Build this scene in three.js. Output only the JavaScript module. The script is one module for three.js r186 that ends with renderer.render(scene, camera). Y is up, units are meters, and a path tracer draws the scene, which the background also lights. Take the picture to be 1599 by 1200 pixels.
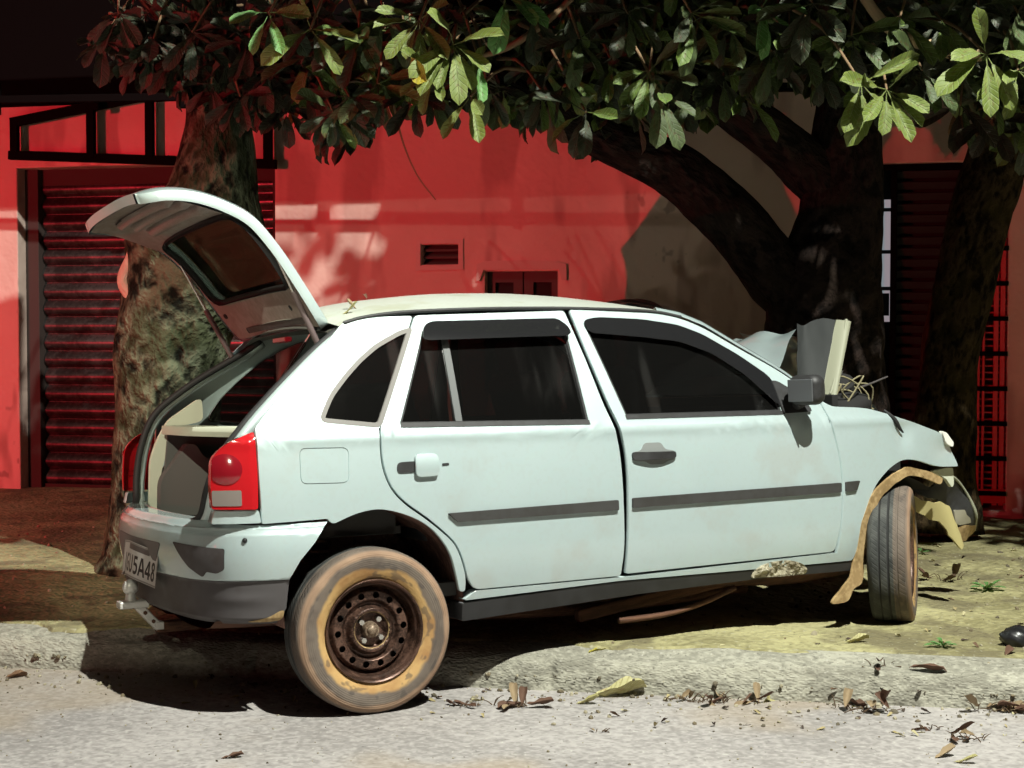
import * as THREE from 'three';
import { RoundedBoxGeometry } from 'three/addons/geometries/RoundedBoxGeometry.js';
import { mergeGeometries } from 'three/addons/utils/BufferGeometryUtils.js';

// ------------------------------------------------------------------ camera, sky, sun, exposure
const scene = new THREE.Scene();
const PITCH = 90 / 2400, EYE = 1.345, FOCAL = 2400;
const camera = new THREE.PerspectiveCamera(2 * Math.atan(600 / FOCAL) * 180 / Math.PI, 4 / 3, 0.1, 500);
camera.position.set(0, EYE, 0);
camera.rotation.x = -PITCH;
const renderer = new THREE.WebGLRenderer();
renderer.toneMapping = THREE.LinearToneMapping;
renderer.toneMappingExposure = 1;
renderer.shadowMap.enabled = true;
scene.background = new THREE.Color(0.004, 0.0032, 0.0042);          // night sky over a town
const moon = new THREE.DirectionalLight(new THREE.Color(1, 0.97, 0.85), 0.02);
moon.position.set(6, 22, 12); moon.castShadow = true; moon.shadow.radius = 2;
Object.assign(moon.shadow.camera, { left: -12, right: 12, top: 12, bottom: -12, far: 60 });
scene.add(moon, moon.target); moon.target.position.set(0, 0, -8);
const LAMP_A = [2.25, 7.6, -2.0], LAMP_B = [-7.2, 8.0, -3.4], RED = [-8.3, 1.5, -2.0];
const ADDED_FLOOD = [-2.2, 5.2, 2.0];
const POWER_A = 475, POWER_B = 38, POWER_RED = 285, POWER_ADDED_FLOOD = 230;

// ------------------------------------------------------------------ helpers
let seed = 12345;
const rnd = () => { seed = (seed + 0x6d2b79f5) | 0; let t = Math.imul(seed ^ (seed >>> 15), 1 | seed); t = (t + Math.imul(t ^ (t >>> 7), 61 | t)) ^ t; return ((t ^ (t >>> 14)) >>> 0) / 4294967296; };
const rr = (a, b) => a + (b - a) * rnd();
const V3 = (x, y, z) => new THREE.Vector3(x, y, z), V2 = (x, y) => new THREE.Vector2(x, y);
const clamp = (x, a, b) => Math.min(b, Math.max(a, x)), lerp = (a, b, t) => a + (b - a) * t;
const smooth = (a, b, x) => { const t = clamp((x - a) / (b - a), 0, 1); return t * t * (3 - 2 * t); };
const names = {};
function numbered(n) { const k = names[n] = (names[n] ?? -1) + 1; return k ? n + '_' + String(k).padStart(3, '0') : n; }
function shade(o) { o.traverse((c) => { if (c.isMesh) { c.castShadow = true; c.receiveShadow = true; } }); return o; }
function thing(name, label, category, pos = [0, 0, 0], group) {
  const o = new THREE.Group(); o.name = numbered(name); o.position.set(...pos);
  o.userData = { label, category }; if (group) o.userData.group = group;
  scene.add(o); return o;
}
function part(name, geo, mat, parent, label) {
  const m = new THREE.Mesh(geo, mat); m.name = name; m.castShadow = m.receiveShadow = true;
  if (label) m.userData.label = label;
  parent.add(m); return m;
}
function solo(name, geo, mat, label, category, pos, group) {
  const m = new THREE.Mesh(geo, mat); m.name = numbered(name); m.castShadow = m.receiveShadow = true;
  m.userData = { label, category }; if (group) m.userData.group = group;
  if (pos) m.position.set(...pos);
  scene.add(m); return m;
}
function struct(name, geo, mat) { const m = new THREE.Mesh(geo, mat); m.name = name; m.receiveShadow = m.castShadow = true; m.userData = { kind: 'structure', label: name.replace(/_/g, ' ') }; scene.add(m); return m; }
const CP = Math.cos(PITCH), SP = Math.sin(PITCH);
function at(px, py, d) { const a = (px - 799.5) / FOCAL * d, b = -(py - 600) / FOCAL * d; return V3(a, EYE + b * CP - d * SP, -d * CP - b * SP); }   // a point d metres out
function onGround(px, py, y) { const p = at(px, py, 1), t = (y - EYE) / (p.y - EYE); return V3(p.x * t, y, p.z * t); }

// periodic noise
function lattice(n, s) { let q = s * 7919 + 17; const a = new Float32Array(n * n); for (let i = 0; i < n * n; i++) { q = (Math.imul(q, 1664525) + 1013904223) | 0; a[i] = ((q >>> 8) & 0xffff) / 65535; } return a; }
const LN = 64, LATS = [1, 2, 3, 4, 5].map((s) => lattice(LN, s));
function vn(u, v, per, k) {       // u, v in 0..1 tile, per cells a tile
  const x = u * per, y = v * per, xi = Math.floor(x), yi = Math.floor(y), fx = x - xi, fy = y - yi, L = LATS[k % 5];
  const m = (a, b) => ((a % b) + b) % b, g = (i, j) => L[((m(j, per) * 29 + k * 7) % LN) * LN + ((m(i, per) * 13 + m(j, per) * 5 + k * 3) % LN)];
  const sx = fx * fx * (3 - 2 * fx), sy = fy * fy * (3 - 2 * fy);
  return lerp(lerp(g(xi, yi), g(xi + 1, yi), sx), lerp(g(xi, yi + 1), g(xi + 1, yi + 1), sx), sy);
}
function fbm(u, v, per, oct, k = 0) { let s = 0, a = 1, t = 0; for (let i = 0; i < oct; i++) { s += a * vn(u, v, per, k + i); t += a; a *= 0.55; per *= 2; } return s / t; }
const toS = (c) => { c = clamp(c, 0, 1); return Math.round(255 * (c <= 0.0031308 ? c * 12.92 : 1.055 * Math.pow(c, 1 / 2.4) - 0.055)); };
function tex(w, h, fn, srgb, repeat) {
  const d = new Uint8Array(w * h * 4);
  for (let y = 0; y < h; y++) for (let x = 0; x < w; x++) {
    const c = fn((x + 0.5) / w, (y + 0.5) / h), o = (y * w + x) * 4;
    for (let i = 0; i < 3; i++) d[o + i] = srgb ? toS(c[i]) : Math.round(255 * clamp(typeof c === 'number' ? c : c[i], 0, 1));
    d[o + 3] = 255;
  }
  const t = new THREE.DataTexture(d, w, h); t.wrapS = t.wrapT = THREE.RepeatWrapping; t.magFilter = THREE.LinearFilter; t.minFilter = THREE.LinearMipmapLinearFilter;
  if (srgb) t.colorSpace = THREE.SRGBColorSpace;
  if (repeat) t.repeat.set(...repeat);
  t.needsUpdate = true; return t;
}
const mix3 = (a, b, t) => [lerp(a[0], b[0], t), lerp(a[1], b[1], t), lerp(a[2], b[2], t)];
const C = (r, g, b) => new THREE.Color().setRGB(r, g, b);
const DS = { side: THREE.DoubleSide };
const std = (r, g, b, rough = 0.7, o = {}) => new THREE.MeshStandardMaterial({ color: C(r, g, b), roughness: rough, ...DS, ...o });
const phy = (r, g, b, rough = 0.5, o = {}) => new THREE.MeshPhysicalMaterial({ color: C(r, g, b), roughness: rough, ...DS, ...o });

// ------------------------------------------------------------------ materials
const asphaltH = (u, v) => 0.55 * fbm(u, v, 90, 3, 1) + 0.25 * fbm(u, v, 12, 3, 2) + 0.2 * vn(u, v, 200, 3);
const M = {};
M.road = new THREE.MeshStandardMaterial({ roughness: 0.92,
  map: tex(1024, 1024, (u, v) => {
    const g = fbm(u, v, 160, 2, 1), b = fbm(u, v, 5, 5, 2), sp = vn(u, v, 250, 3);
    let c = mix3([0.225, 0.207, 0.198], [0.375, 0.348, 0.334], smooth(0.25, 0.75, 0.55 * g + 0.45 * b));
    if (sp > 0.86) c = mix3(c, [0.48, 0.46, 0.42], (sp - 0.86) * 6);
    if (sp < 0.1) c = mix3(c, [0.09, 0.085, 0.08], (0.1 - sp) * 7);
    return mix3(c, [0.30, 0.23, 0.15], 0.5 * smooth(0.55, 0.75, fbm(u, v, 3, 4, 4)));
  }, true), bumpMap: tex(1024, 1024, asphaltH), bumpScale: 0.009 });
M.pavement = new THREE.MeshStandardMaterial({ roughness: 0.95,
  map: tex(1024, 1024, (u, v) => {
    const g = fbm(u, v, 100, 3, 2), b = fbm(u, v, 4, 5, 3), sp = vn(u, v, 180, 1);
    let c = mix3([0.185, 0.165, 0.075], [0.38, 0.35, 0.18], smooth(0.3, 0.72, 0.4 * g + 0.6 * b));
    c = mix3(c, [0.12, 0.10, 0.055], smooth(0.52, 0.68, fbm(u, v, 9, 4, 5)) * 0.7);
    if (sp > 0.85) c = mix3(c, [0.40, 0.38, 0.28], (sp - 0.85) * 5);
    if (sp < 0.13) c = mix3(c, [0.06, 0.05, 0.03], (0.13 - sp) * 6);
    return c;
  }, true), bumpMap: tex(1024, 1024, (u, v) => 0.5 * fbm(u, v, 10, 5, 3) + 0.35 * fbm(u, v, 70, 3, 1) + 0.15 * vn(u, v, 180, 1)), bumpScale: 0.03 });
M.kerb = new THREE.MeshStandardMaterial({ roughness: 0.95,
  map: tex(1024, 512, (u, v) => {
    const g = fbm(u, v, 60, 3, 2), b = fbm(u, v, 6, 4, 1), sp = vn(u, v, 150, 4);
    let c = mix3([0.215, 0.205, 0.165], [0.365, 0.35, 0.285], smooth(0.3, 0.7, 0.6 * g + 0.4 * b));
    if (sp > 0.8) c = mix3(c, [0.5, 0.48, 0.42], (sp - 0.8) * 3);
    if (sp < 0.2) c = mix3(c, [0.08, 0.075, 0.06], (0.2 - sp) * 4);
    return c;
  }, true), bumpMap: tex(1024, 512, (u, v) => 0.6 * fbm(u, v, 50, 3, 2) + 0.4 * vn(u, v, 150, 4)), bumpScale: 0.008 });
const plasterMap = tex(1024, 1024, (u, v) => {
  const b = fbm(u, v, 4, 5, 1), st = fbm(u * 1, v * 0.25, 24, 3, 2), sp = fbm(u, v, 40, 3, 3);
  let c = mix3([0.52, 0.40, 0.34], [0.66, 0.53, 0.46], smooth(0.3, 0.7, b));
  c = mix3(c, [0.36, 0.26, 0.22], 0.8 * smooth(0.52, 0.72, st));
  c = mix3(c, [0.20, 0.15, 0.13], 0.6 * smooth(0.70, 0.78, 0.6 * sp + 0.4 * b));
  return c;
}, true, [0.25, 0.25]);
const plasterBump = tex(1024, 1024, (u, v) => 0.6 * fbm(u, v, 12, 4, 4) + 0.4 * fbm(u, v, 90, 2, 1), false, [0.25, 0.25]);
M.plaster = new THREE.MeshStandardMaterial({ map: plasterMap, bumpMap: plasterBump, bumpScale: 0.012, roughness: 0.9 });
M.trim = std(0.5, 0.41, 0.36, 0.9, { bumpMap: plasterBump, bumpScale: 0.01 });
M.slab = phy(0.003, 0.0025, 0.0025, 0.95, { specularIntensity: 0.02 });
M.blackMetal = phy(0.003, 0.003, 0.003, 0.85, { specularIntensity: 0.05 });
M.darkWood = std(0.07, 0.05, 0.045, 0.75);
const dirtyMap = (a, b, per, k) => tex(512, 512, (u, v) => mix3(a, b, smooth(0.32, 0.7, 0.6 * fbm(u, v, per, 5, k) + 0.4 * fbm(u, v, per * 9, 2, k + 1))), true);
M.shutter = new THREE.MeshStandardMaterial({ map: dirtyMap([0.045, 0.04, 0.038], [0.11, 0.10, 0.096], 6, 1), metalness: 0.75, roughness: 0.36, ...DS });
M.shutterFrame = phy(0.05, 0.036, 0.032, 0.8, { specularIntensity: 0.3 });
M.louver = phy(0.022, 0.018, 0.018, 0.7, { specularIntensity: 0.4 });
M.redLitGate = std(0.55, 0.03, 0.04, 0.5);  // red of the beacon light put into the bars' own colour
const barkF = (u, v) => { const w = 0.06 * fbm(u, v, 6, 3, 2); return 0.5 * fbm(u + w, v + w, 24, 4, 1) + 0.5 * fbm(u, v, 9, 5, 3); };
const barkTex = (dark, light, moss) => tex(512, 512, (u, v) => { const h = barkF(u, v); return mix3(mix3(dark, light, smooth(0.34, 0.66, h)), moss, 0.7 * smooth(0.5, 0.7, fbm(u, v, 7, 4, 4))); }, true);
const barkBump = tex(512, 512, barkF);
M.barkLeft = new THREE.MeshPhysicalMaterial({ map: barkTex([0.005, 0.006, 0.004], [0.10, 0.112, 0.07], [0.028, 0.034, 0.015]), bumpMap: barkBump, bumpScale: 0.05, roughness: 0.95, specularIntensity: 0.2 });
M.barkRight = new THREE.MeshPhysicalMaterial({ map: barkTex([0.004, 0.003, 0.0025], [0.026, 0.017, 0.014], [0.015, 0.010, 0.007]), bumpMap: barkBump, bumpScale: 0.05, roughness: 0.95, specularIntensity: 0.2 });  // crown shade put into the colour of this bark and of barkFar
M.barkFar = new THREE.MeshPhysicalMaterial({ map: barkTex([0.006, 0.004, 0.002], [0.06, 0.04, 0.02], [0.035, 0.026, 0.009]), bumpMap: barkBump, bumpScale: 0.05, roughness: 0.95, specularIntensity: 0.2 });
M.peeled = std(0.5, 0.36, 0.27, 0.8, { bumpMap: barkBump, bumpScale: 0.01 });
M.twig = std(0.16, 0.10, 0.05, 0.85);
const leafBump = tex(256, 256, (u, v) => { const s = Math.abs(u - 0.5) * 2, vein = Math.abs(((v * 9 - s * 1.6) % 1 + 1) % 1 - 0.5) * 2; return clamp(0.75 - 0.5 * smooth(0.75, 1, vein) - 0.6 * (1 - smooth(0, 0.09, s)), 0, 1); });
const leafMap = (a, b, vein) => tex(256, 256, (u, v) => { const s = Math.abs(u - 0.5) * 2, ve = Math.abs(((v * 9 - s * 1.6) % 1 + 1) % 1 - 0.5) * 2; let c = mix3(a, b, smooth(0.3, 0.7, fbm(u, v, 4, 4, 2))); c = mix3(c, vein, 0.55 * smooth(0.82, 1, ve) + 0.8 * (1 - smooth(0, 0.07, s))); return mix3(c, [a[0] * 0.6 + 0.03, a[1] * 0.5, a[2] * 0.4], 0.7 * smooth(0.66, 0.74, fbm(u, v, 9, 3, 4))); }, true);
const leafMat = (a, b, vein, tr) => new THREE.MeshPhysicalMaterial({ map: leafMap(a, b, vein), bumpMap: leafBump, bumpScale: 0.004, roughness: 0.6, transmission: tr, thickness: 0, ...DS });
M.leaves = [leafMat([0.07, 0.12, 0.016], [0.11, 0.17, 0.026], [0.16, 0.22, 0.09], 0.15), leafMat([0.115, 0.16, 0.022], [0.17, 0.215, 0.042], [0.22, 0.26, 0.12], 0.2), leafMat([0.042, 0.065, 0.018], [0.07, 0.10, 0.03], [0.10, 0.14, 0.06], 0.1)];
M.leafShadedBrown = leafMat([0.02, 0.016, 0.006], [0.036, 0.027, 0.01], [0.07, 0.05, 0.025], 0.08);  // brownish leaf copy with the crown's shade put into its colour
M.leafShaded = leafMat([0.02, 0.028, 0.012], [0.038, 0.05, 0.022], [0.06, 0.07, 0.03], 0.08);  // green leaf copy darkened to look shaded inside the crown
M.leafBright = leafMat([0.09, 0.24, 0.05], [0.13, 0.32, 0.075], [0.24, 0.38, 0.14], 0.25);
M.leafYellow = leafMat([0.42, 0.36, 0.03], [0.52, 0.46, 0.05], [0.5, 0.45, 0.12], 0.25);
M.leafBrown = leafMat([0.13, 0.06, 0.025], [0.20, 0.10, 0.04], [0.22, 0.14, 0.07], 0.05);
M.leafDry = leafMat([0.36, 0.33, 0.13], [0.48, 0.44, 0.20], [0.5, 0.44, 0.24], 0.1);
// the car
const paintDirt = (a, b, d) => tex(1024, 1024, (u, v) => mix3(mix3(a, b, fbm(u, v, 5, 4, 1)), d, 0.5 * smooth(0.58, 0.8, fbm(u, v, 12, 5, 3)) + 0.12 * smooth(0.6, 0.8, vn(u, v, 220, 2))), true);
M.paint = new THREE.MeshPhysicalMaterial({ map: paintDirt([0.43, 0.525, 0.53], [0.475, 0.575, 0.58], [0.42, 0.45, 0.43]), metalness: 0.25, roughness: 0.45, clearcoat: 1, clearcoatRoughness: 0.06, bumpMap: tex(512, 512, (u, v) => 0.8 * fbm(u, v, 5, 3, 2) + 0.2 * fbm(u, v, 14, 2, 4)), bumpScale: 0.006, ...DS });
M.paintRoof = new THREE.MeshPhysicalMaterial({ map: paintDirt([0.44, 0.47, 0.42], [0.52, 0.55, 0.50], [0.34, 0.34, 0.22]), metalness: 0.1, roughness: 0.5, clearcoat: 0.35, clearcoatRoughness: 0.25, ...DS });
M.innerPaint = std(0.27, 0.235, 0.215, 0.6, { map: dirtyMap([0.75, 0.7, 0.68], [1, 1, 1], 5, 2) });
M.blackPlastic = std(0.028, 0.028, 0.03, 0.55, { map: dirtyMap([0.6, 0.58, 0.55], [1, 1, 1], 6, 3) });
M.greyPlastic = std(0.075, 0.068, 0.07, 0.6, { map: dirtyMap([0.7, 0.62, 0.58], [1, 1, 1], 4, 3) });
M.rubber = std(0.014, 0.014, 0.015, 0.7);
M.glass = phy(1, 1, 1, 0.07, { map: tex(512, 512, (u, v) => { const d = Math.hypot(u * 2.6 - 0.85, v * 2.6 - 1.05), sw = smooth(0.55, 0.8, fbm(u, v, 7, 4, 2)) * (0.35 + 0.65 * smooth(0.6, 1, Math.sin(d * 60 + 3 * fbm(u, v, 4, 2, 1)))), st = smooth(0.62, 0.8, fbm(u, v * 0.15, 30, 3, 3)) * smooth(0.5, 0.7, fbm(u, v, 4, 2, 4)), c = 0.075 + 0.10 * sw + 0.22 * st; return [c, c * 0.97, c * 0.92]; }, true), transmission: 0.95, thickness: 0, ior: 1.5 });
M.visor = phy(0.012, 0.012, 0.013, 0.18, { clearcoat: 0.5 });
M.chrome = std(0.62, 0.6, 0.56, 0.25, { metalness: 0.9 });
M.rust = std(1, 1, 1, 0.85, { map: dirtyMap([0.06, 0.024, 0.013], [0.15, 0.068, 0.035], 6, 4) });
M.steelRim = std(1, 1, 1, 0.36, { metalness: 0.5, map: dirtyMap([0.04, 0.022, 0.016], [0.16, 0.088, 0.064], 8, 2) });
M.under = std(0.10, 0.045, 0.025, 0.9, { map: dirtyMap([0.4, 0.35, 0.3], [1, 0.9, 0.8], 6, 2) });
M.dark = std(0.012, 0.011, 0.011, 0.9);
M.clay = std(1, 1, 1, 0.85, { map: dirtyMap([0.24, 0.155, 0.065], [0.44, 0.31, 0.15], 9, 1) });
M.lampRed = phy(0.42, 0.010, 0.014, 0.16, { clearcoat: 1, clearcoatRoughness: 0.04 });
M.lampDark = phy(0.20, 0.006, 0.012, 0.15, { clearcoat: 1, clearcoatRoughness: 0.04 });
M.lampGrey = phy(0.20, 0.17, 0.155, 0.2, { clearcoat: 1, clearcoatRoughness: 0.05 });
M.cream = std(0.52, 0.54, 0.43, 0.7);
M.carpet = std(0.085, 0.085, 0.08, 0.95);
M.fabric = std(0.05, 0.05, 0.055, 0.95);

// ------------------------------------------------------------------ geometry tools
function geoOf(pos, idx, uv, nor) {
  const g = new THREE.BufferGeometry();
  g.setAttribute('position', new THREE.Float32BufferAttribute(pos, 3));
  if (uv) g.setAttribute('uv', new THREE.Float32BufferAttribute(uv, 2));
  g.setIndex(idx);
  if (nor) g.setAttribute('normal', new THREE.Float32BufferAttribute(nor, 3)); else g.computeVertexNormals();
  return g;
}
function gridGeo(nu, nv, fn, uvScale) {       // fn(u, v) -> [x, y, z]
  const pos = [], uv = [], idx = [];
  for (let j = 0; j <= nv; j++) for (let i = 0; i <= nu; i++) { pos.push(...fn(i / nu, j / nv)); uv.push((i / nu) * (uvScale?.[0] ?? 1), (j / nv) * (uvScale?.[1] ?? 1)); }
  for (let j = 0; j < nv; j++) for (let i = 0; i < nu; i++) { const a = j * (nu + 1) + i, b = a + 1, c = a + nu + 1, d = c + 1; idx.push(a, b, d, a, d, c); }
  return geoOf(pos, idx, uv);
}
function rounding(poly, r) {                   // rounds every corner by at most r
  const out = [], n = poly.length;
  for (let i = 0; i < n; i++) {
    const a = poly[(i + n - 1) % n], b = poly[i], c = poly[(i + 1) % n];
    const l1 = Math.hypot(a[0] - b[0], a[1] - b[1]), l2 = Math.hypot(c[0] - b[0], c[1] - b[1]), rad = Math.min(b[2] ?? r, l1 * 0.48, l2 * 0.48);
    const p = [b[0] + (a[0] - b[0]) / l1 * rad, b[1] + (a[1] - b[1]) / l1 * rad], q = [b[0] + (c[0] - b[0]) / l2 * rad, b[1] + (c[1] - b[1]) / l2 * rad];
    for (let k = 0; k <= 4; k++) { const t = k / 4, s = 1 - t; out.push([s * s * p[0] + 2 * s * t * b[0] + t * t * q[0], s * s * p[1] + 2 * s * t * b[1] + t * t * q[1]]); }
  }
  return out;
}
function offsetPoly(poly, d) {                 // positive grows a counter-clockwise polygon
  const n = poly.length, area = poly.reduce((s, p, i) => { const q = poly[(i + 1) % n]; return s + p[0] * q[1] - q[0] * p[1]; }, 0), sg = Math.sign(area);
  return poly.map((b, i) => {
    const a = poly[(i + n - 1) % n], c = poly[(i + 1) % n];
    let n1 = [b[1] - a[1], a[0] - b[0]], n2 = [c[1] - b[1], b[0] - c[0]];
    const l1 = Math.hypot(...n1) || 1, l2 = Math.hypot(...n2) || 1; n1 = [n1[0] / l1, n1[1] / l1]; n2 = [n2[0] / l2, n2[1] / l2];
    const mx = n1[0] + n2[0], my = n1[1] + n2[1], k = 1 + n1[0] * n2[0] + n1[1] * n2[1];
    return [b[0] + sg * d * mx / Math.max(k, 0.4), b[1] + sg * d * my / Math.max(k, 0.4)];
  });
}
function panelGeo(outer, holes, lift, { L = 0.06, depth = 0.02, flip = false, off = 0, uvs = 1 } = {}) {
  const toV = (p) => p.map((a) => V2(a[0], a[1]));
  let co = toV(outer); if (THREE.ShapeUtils.isClockWise(co)) co.reverse();
  const hs = holes.map((h) => { const v = toV(h); if (!THREE.ShapeUtils.isClockWise(v)) v.reverse(); return v; });
  let tris = THREE.ShapeUtils.triangulateShape(co, hs).map((t) => [...t]);
  const P = [...co, ...hs.flat()].map((v) => [v.x, v.y]), loops = [];
  let k0 = 0; for (const l of [co, ...hs]) { loops.push(l.map((_, i) => k0 + i)); k0 += l.length; }
  for (let it = 0; it < 7; it++) {
    const mids = new Map();
    const mid = (a, b) => {
      const key = a < b ? a * 1e6 + b : b * 1e6 + a;
      if (mids.has(key)) return mids.get(key);
      const d = Math.hypot(P[a][0] - P[b][0], P[a][1] - P[b][1]);
      let m = -1; if (d > L) { P.push([(P[a][0] + P[b][0]) / 2, (P[a][1] + P[b][1]) / 2]); m = P.length - 1; }
      mids.set(key, m); return m;
    };
    const next = []; let split = false;
    for (const [a, b, c] of tris) {
      const ab = mid(a, b), bc = mid(b, c), ca = mid(c, a), n = (ab >= 0) + (bc >= 0) + (ca >= 0);
      if (!n) { next.push([a, b, c]); continue; }
      split = true;
      if (n === 3) next.push([a, ab, ca], [ab, b, bc], [ca, bc, c], [ab, bc, ca]);
      else if (n === 1) { if (ab >= 0) next.push([a, ab, c], [ab, b, c]); else if (bc >= 0) next.push([b, bc, a], [bc, c, a]); else next.push([c, ca, b], [ca, a, b]); }
      else if (ab < 0) next.push([c, ca, bc], [ca, a, bc], [a, b, bc]);
      else if (bc < 0) next.push([a, ab, ca], [ab, b, ca], [b, c, ca]);
      else next.push([b, bc, ab], [bc, c, ab], [c, a, ab]);
    }
    for (const l of loops) { const nl = []; for (let i = 0; i < l.length; i++) { const a = l[i], b = l[(i + 1) % l.length]; nl.push(a); const m = mids.get(a < b ? a * 1e6 + b : b * 1e6 + a); if (m >= 0) nl.push(m); } l.splice(0, l.length, ...nl); }
    tris = next; if (!split) break;
  }
  const pos = [], nor = [], uv = [], idx = [], e = 1e-3, sg = flip ? -1 : 1;
  const frame = P.map(([x, y]) => {
    const p = lift(x, y, off), px = lift(x + e, y, off), py = lift(x, y + e, off);
    const dx = V3(px[0] - p[0], px[1] - p[1], px[2] - p[2]).divideScalar(e), dy = V3(py[0] - p[0], py[1] - p[1], py[2] - p[2]).divideScalar(e);
    const n = dx.clone().cross(dy).normalize().multiplyScalar(sg);
    pos.push(...p); nor.push(n.x, n.y, n.z); uv.push(x * uvs, y * uvs);
    return { p, dx, dy, n };
  });
  for (const [a, b, c] of tris) flip ? idx.push(a, c, b) : idx.push(a, b, c);
  if (depth > 0) for (const l of loops) {
    const n = l.length, base = pos.length / 3;
    for (let i = 0; i < n; i++) {
      const A = P[l[(i + n - 1) % n]], B = P[l[(i + 1) % n]], tx = B[0] - A[0], ty = B[1] - A[1], f = frame[l[i]];
      const o = f.dx.clone().multiplyScalar(ty).addScaledVector(f.dy, -tx).normalize(), q = lift(P[l[i]][0], P[l[i]][1], off - depth), r = o.clone().add(f.n).normalize();
      pos.push(...f.p, ...q); nor.push(r.x, r.y, r.z, o.x, o.y, o.z); uv.push(P[l[i]][0] * uvs, P[l[i]][1] * uvs, P[l[i]][0] * uvs + depth, P[l[i]][1] * uvs);
    }
    for (let i = 0; i < n; i++) { const a = base + 2 * i, b = base + 2 * ((i + 1) % n); flip ? idx.push(a, b, b + 1, a, b + 1, a + 1) : idx.push(a, b + 1, b, a, a + 1, b + 1); }
  }
  return geoOf(pos, idx, uv, nor);
}
function tubeGeo(pts, radii, seg = 24, rad = 8, jitter = 0, uvLen = 1) {
  const curve = new THREE.CatmullRomCurve3(pts.map((p) => (p.isVector3 ? p : V3(...p))), false, 'centripetal'), fr = curve.computeFrenetFrames(seg, false), pos = [], uv = [], idx = [], len = curve.getLength();
  for (let i = 0; i <= seg; i++) {
    const t = i / seg, p = curve.getPointAt(t), k = curve.getUtoTmapping(t) * (radii.length - 1), a = Math.min(radii.length - 2, Math.floor(k)), r0 = radii.length > 1 ? lerp(radii[a], radii[a + 1], k - a) : radii[0];
    for (let j = 0; j <= rad; j++) {
      const w = j / rad, an = w * Math.PI * 2, r = r0 * (1 + jitter * (1.6 * (fbm(w, t * len / 4, 3, 3, 2) - 0.5) + 0.9 * (fbm(w, t * len / 4, 14, 3, 4) - 0.5)));
      pos.push(p.x + r * (fr.normals[i].x * Math.cos(an) + fr.binormals[i].x * Math.sin(an)), p.y + r * (fr.normals[i].y * Math.cos(an) + fr.binormals[i].y * Math.sin(an)), p.z + r * (fr.normals[i].z * Math.cos(an) + fr.binormals[i].z * Math.sin(an)));
      uv.push(w * 2, t * len * uvLen);
    }
  }
  for (let i = 0; i < seg; i++) for (let j = 0; j < rad; j++) { const a = i * (rad + 1) + j, b = a + 1, c = a + rad + 1, d = c + 1; idx.push(a, b, d, a, d, c); }
  for (const e of [0, seg]) { const p = curve.getPointAt(e / seg), c = pos.length / 3; pos.push(p.x, p.y, p.z); uv.push(0.5, 0); for (let j = 0; j < rad; j++) { const a = e * (rad + 1) + j; e ? idx.push(c, a, a + 1) : idx.push(c, a + 1, a); } }
  const g = geoOf(pos, idx, uv), n = g.attributes.normal;
  for (let i = 0; i <= seg; i++) { const a = i * (rad + 1), b = a + rad, x = n.getX(a) + n.getX(b), y = n.getY(a) + n.getY(b), z = n.getZ(a) + n.getZ(b), l = Math.hypot(x, y, z) || 1; n.setXYZ(a, x / l, y / l, z / l); n.setXYZ(b, x / l, y / l, z / l); }
  return g;
}
const box = (w, h, d, r = 0.004) => new RoundedBoxGeometry(w, h, d, 2, Math.min(r, w / 2.01, h / 2.01, d / 2.01));
const moved = (g, x, y, z, rx = 0, ry = 0, rz = 0) => g.clone().applyMatrix4(new THREE.Matrix4().makeRotationFromEuler(new THREE.Euler(rx, ry, rz)).setPosition(x, y, z));
const joined = (l) => mergeGeometries(l.map((g) => { const h = g.index ? g.toNonIndexed() : g; for (const k of Object.keys(h.attributes)) if (!['position', 'normal', 'uv'].includes(k)) h.deleteAttribute(k); return h; }));

// ------------------------------------------------------------------ ground
struct('road', (() => { const g = new THREE.PlaneGeometry(240, 240).rotateX(-Math.PI / 2); const p = g.attributes.position, uv = g.attributes.uv; for (let i = 0; i < p.count; i++) uv.setXY(i, p.getX(i) / 2.6, p.getZ(i) / 2.6); return g; })(), M.road);
const KA = V3(-1.82, 0, -6.03), KD = V3(1.157 + 1.82, 0, -5.49 + 6.03).normalize(), KN = V3(KD.z, 0, -KD.x);   // along the kerb; KN points to the houses
const alongS = (n, near, far) => { const a = []; for (let i = 0; i <= n; i++) { const t = i / n * 2 - 1; a.push(1.6 + Math.sign(t) * (Math.abs(t) < 0.8 ? Math.abs(t) / 0.8 * near : lerp(near, far, (Math.abs(t) - 0.8) / 0.2))); } return a; };
const kerbY = (s) => 0.13 + 0.010 * (fbm(s / 4, 0.3, 6, 3, 2) - 0.5);
const kerbAt = (s, out, y) => { const p = KA.clone().addScaledVector(KD, s).addScaledVector(KN, -out); return [p.x, y, p.z]; };
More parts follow.
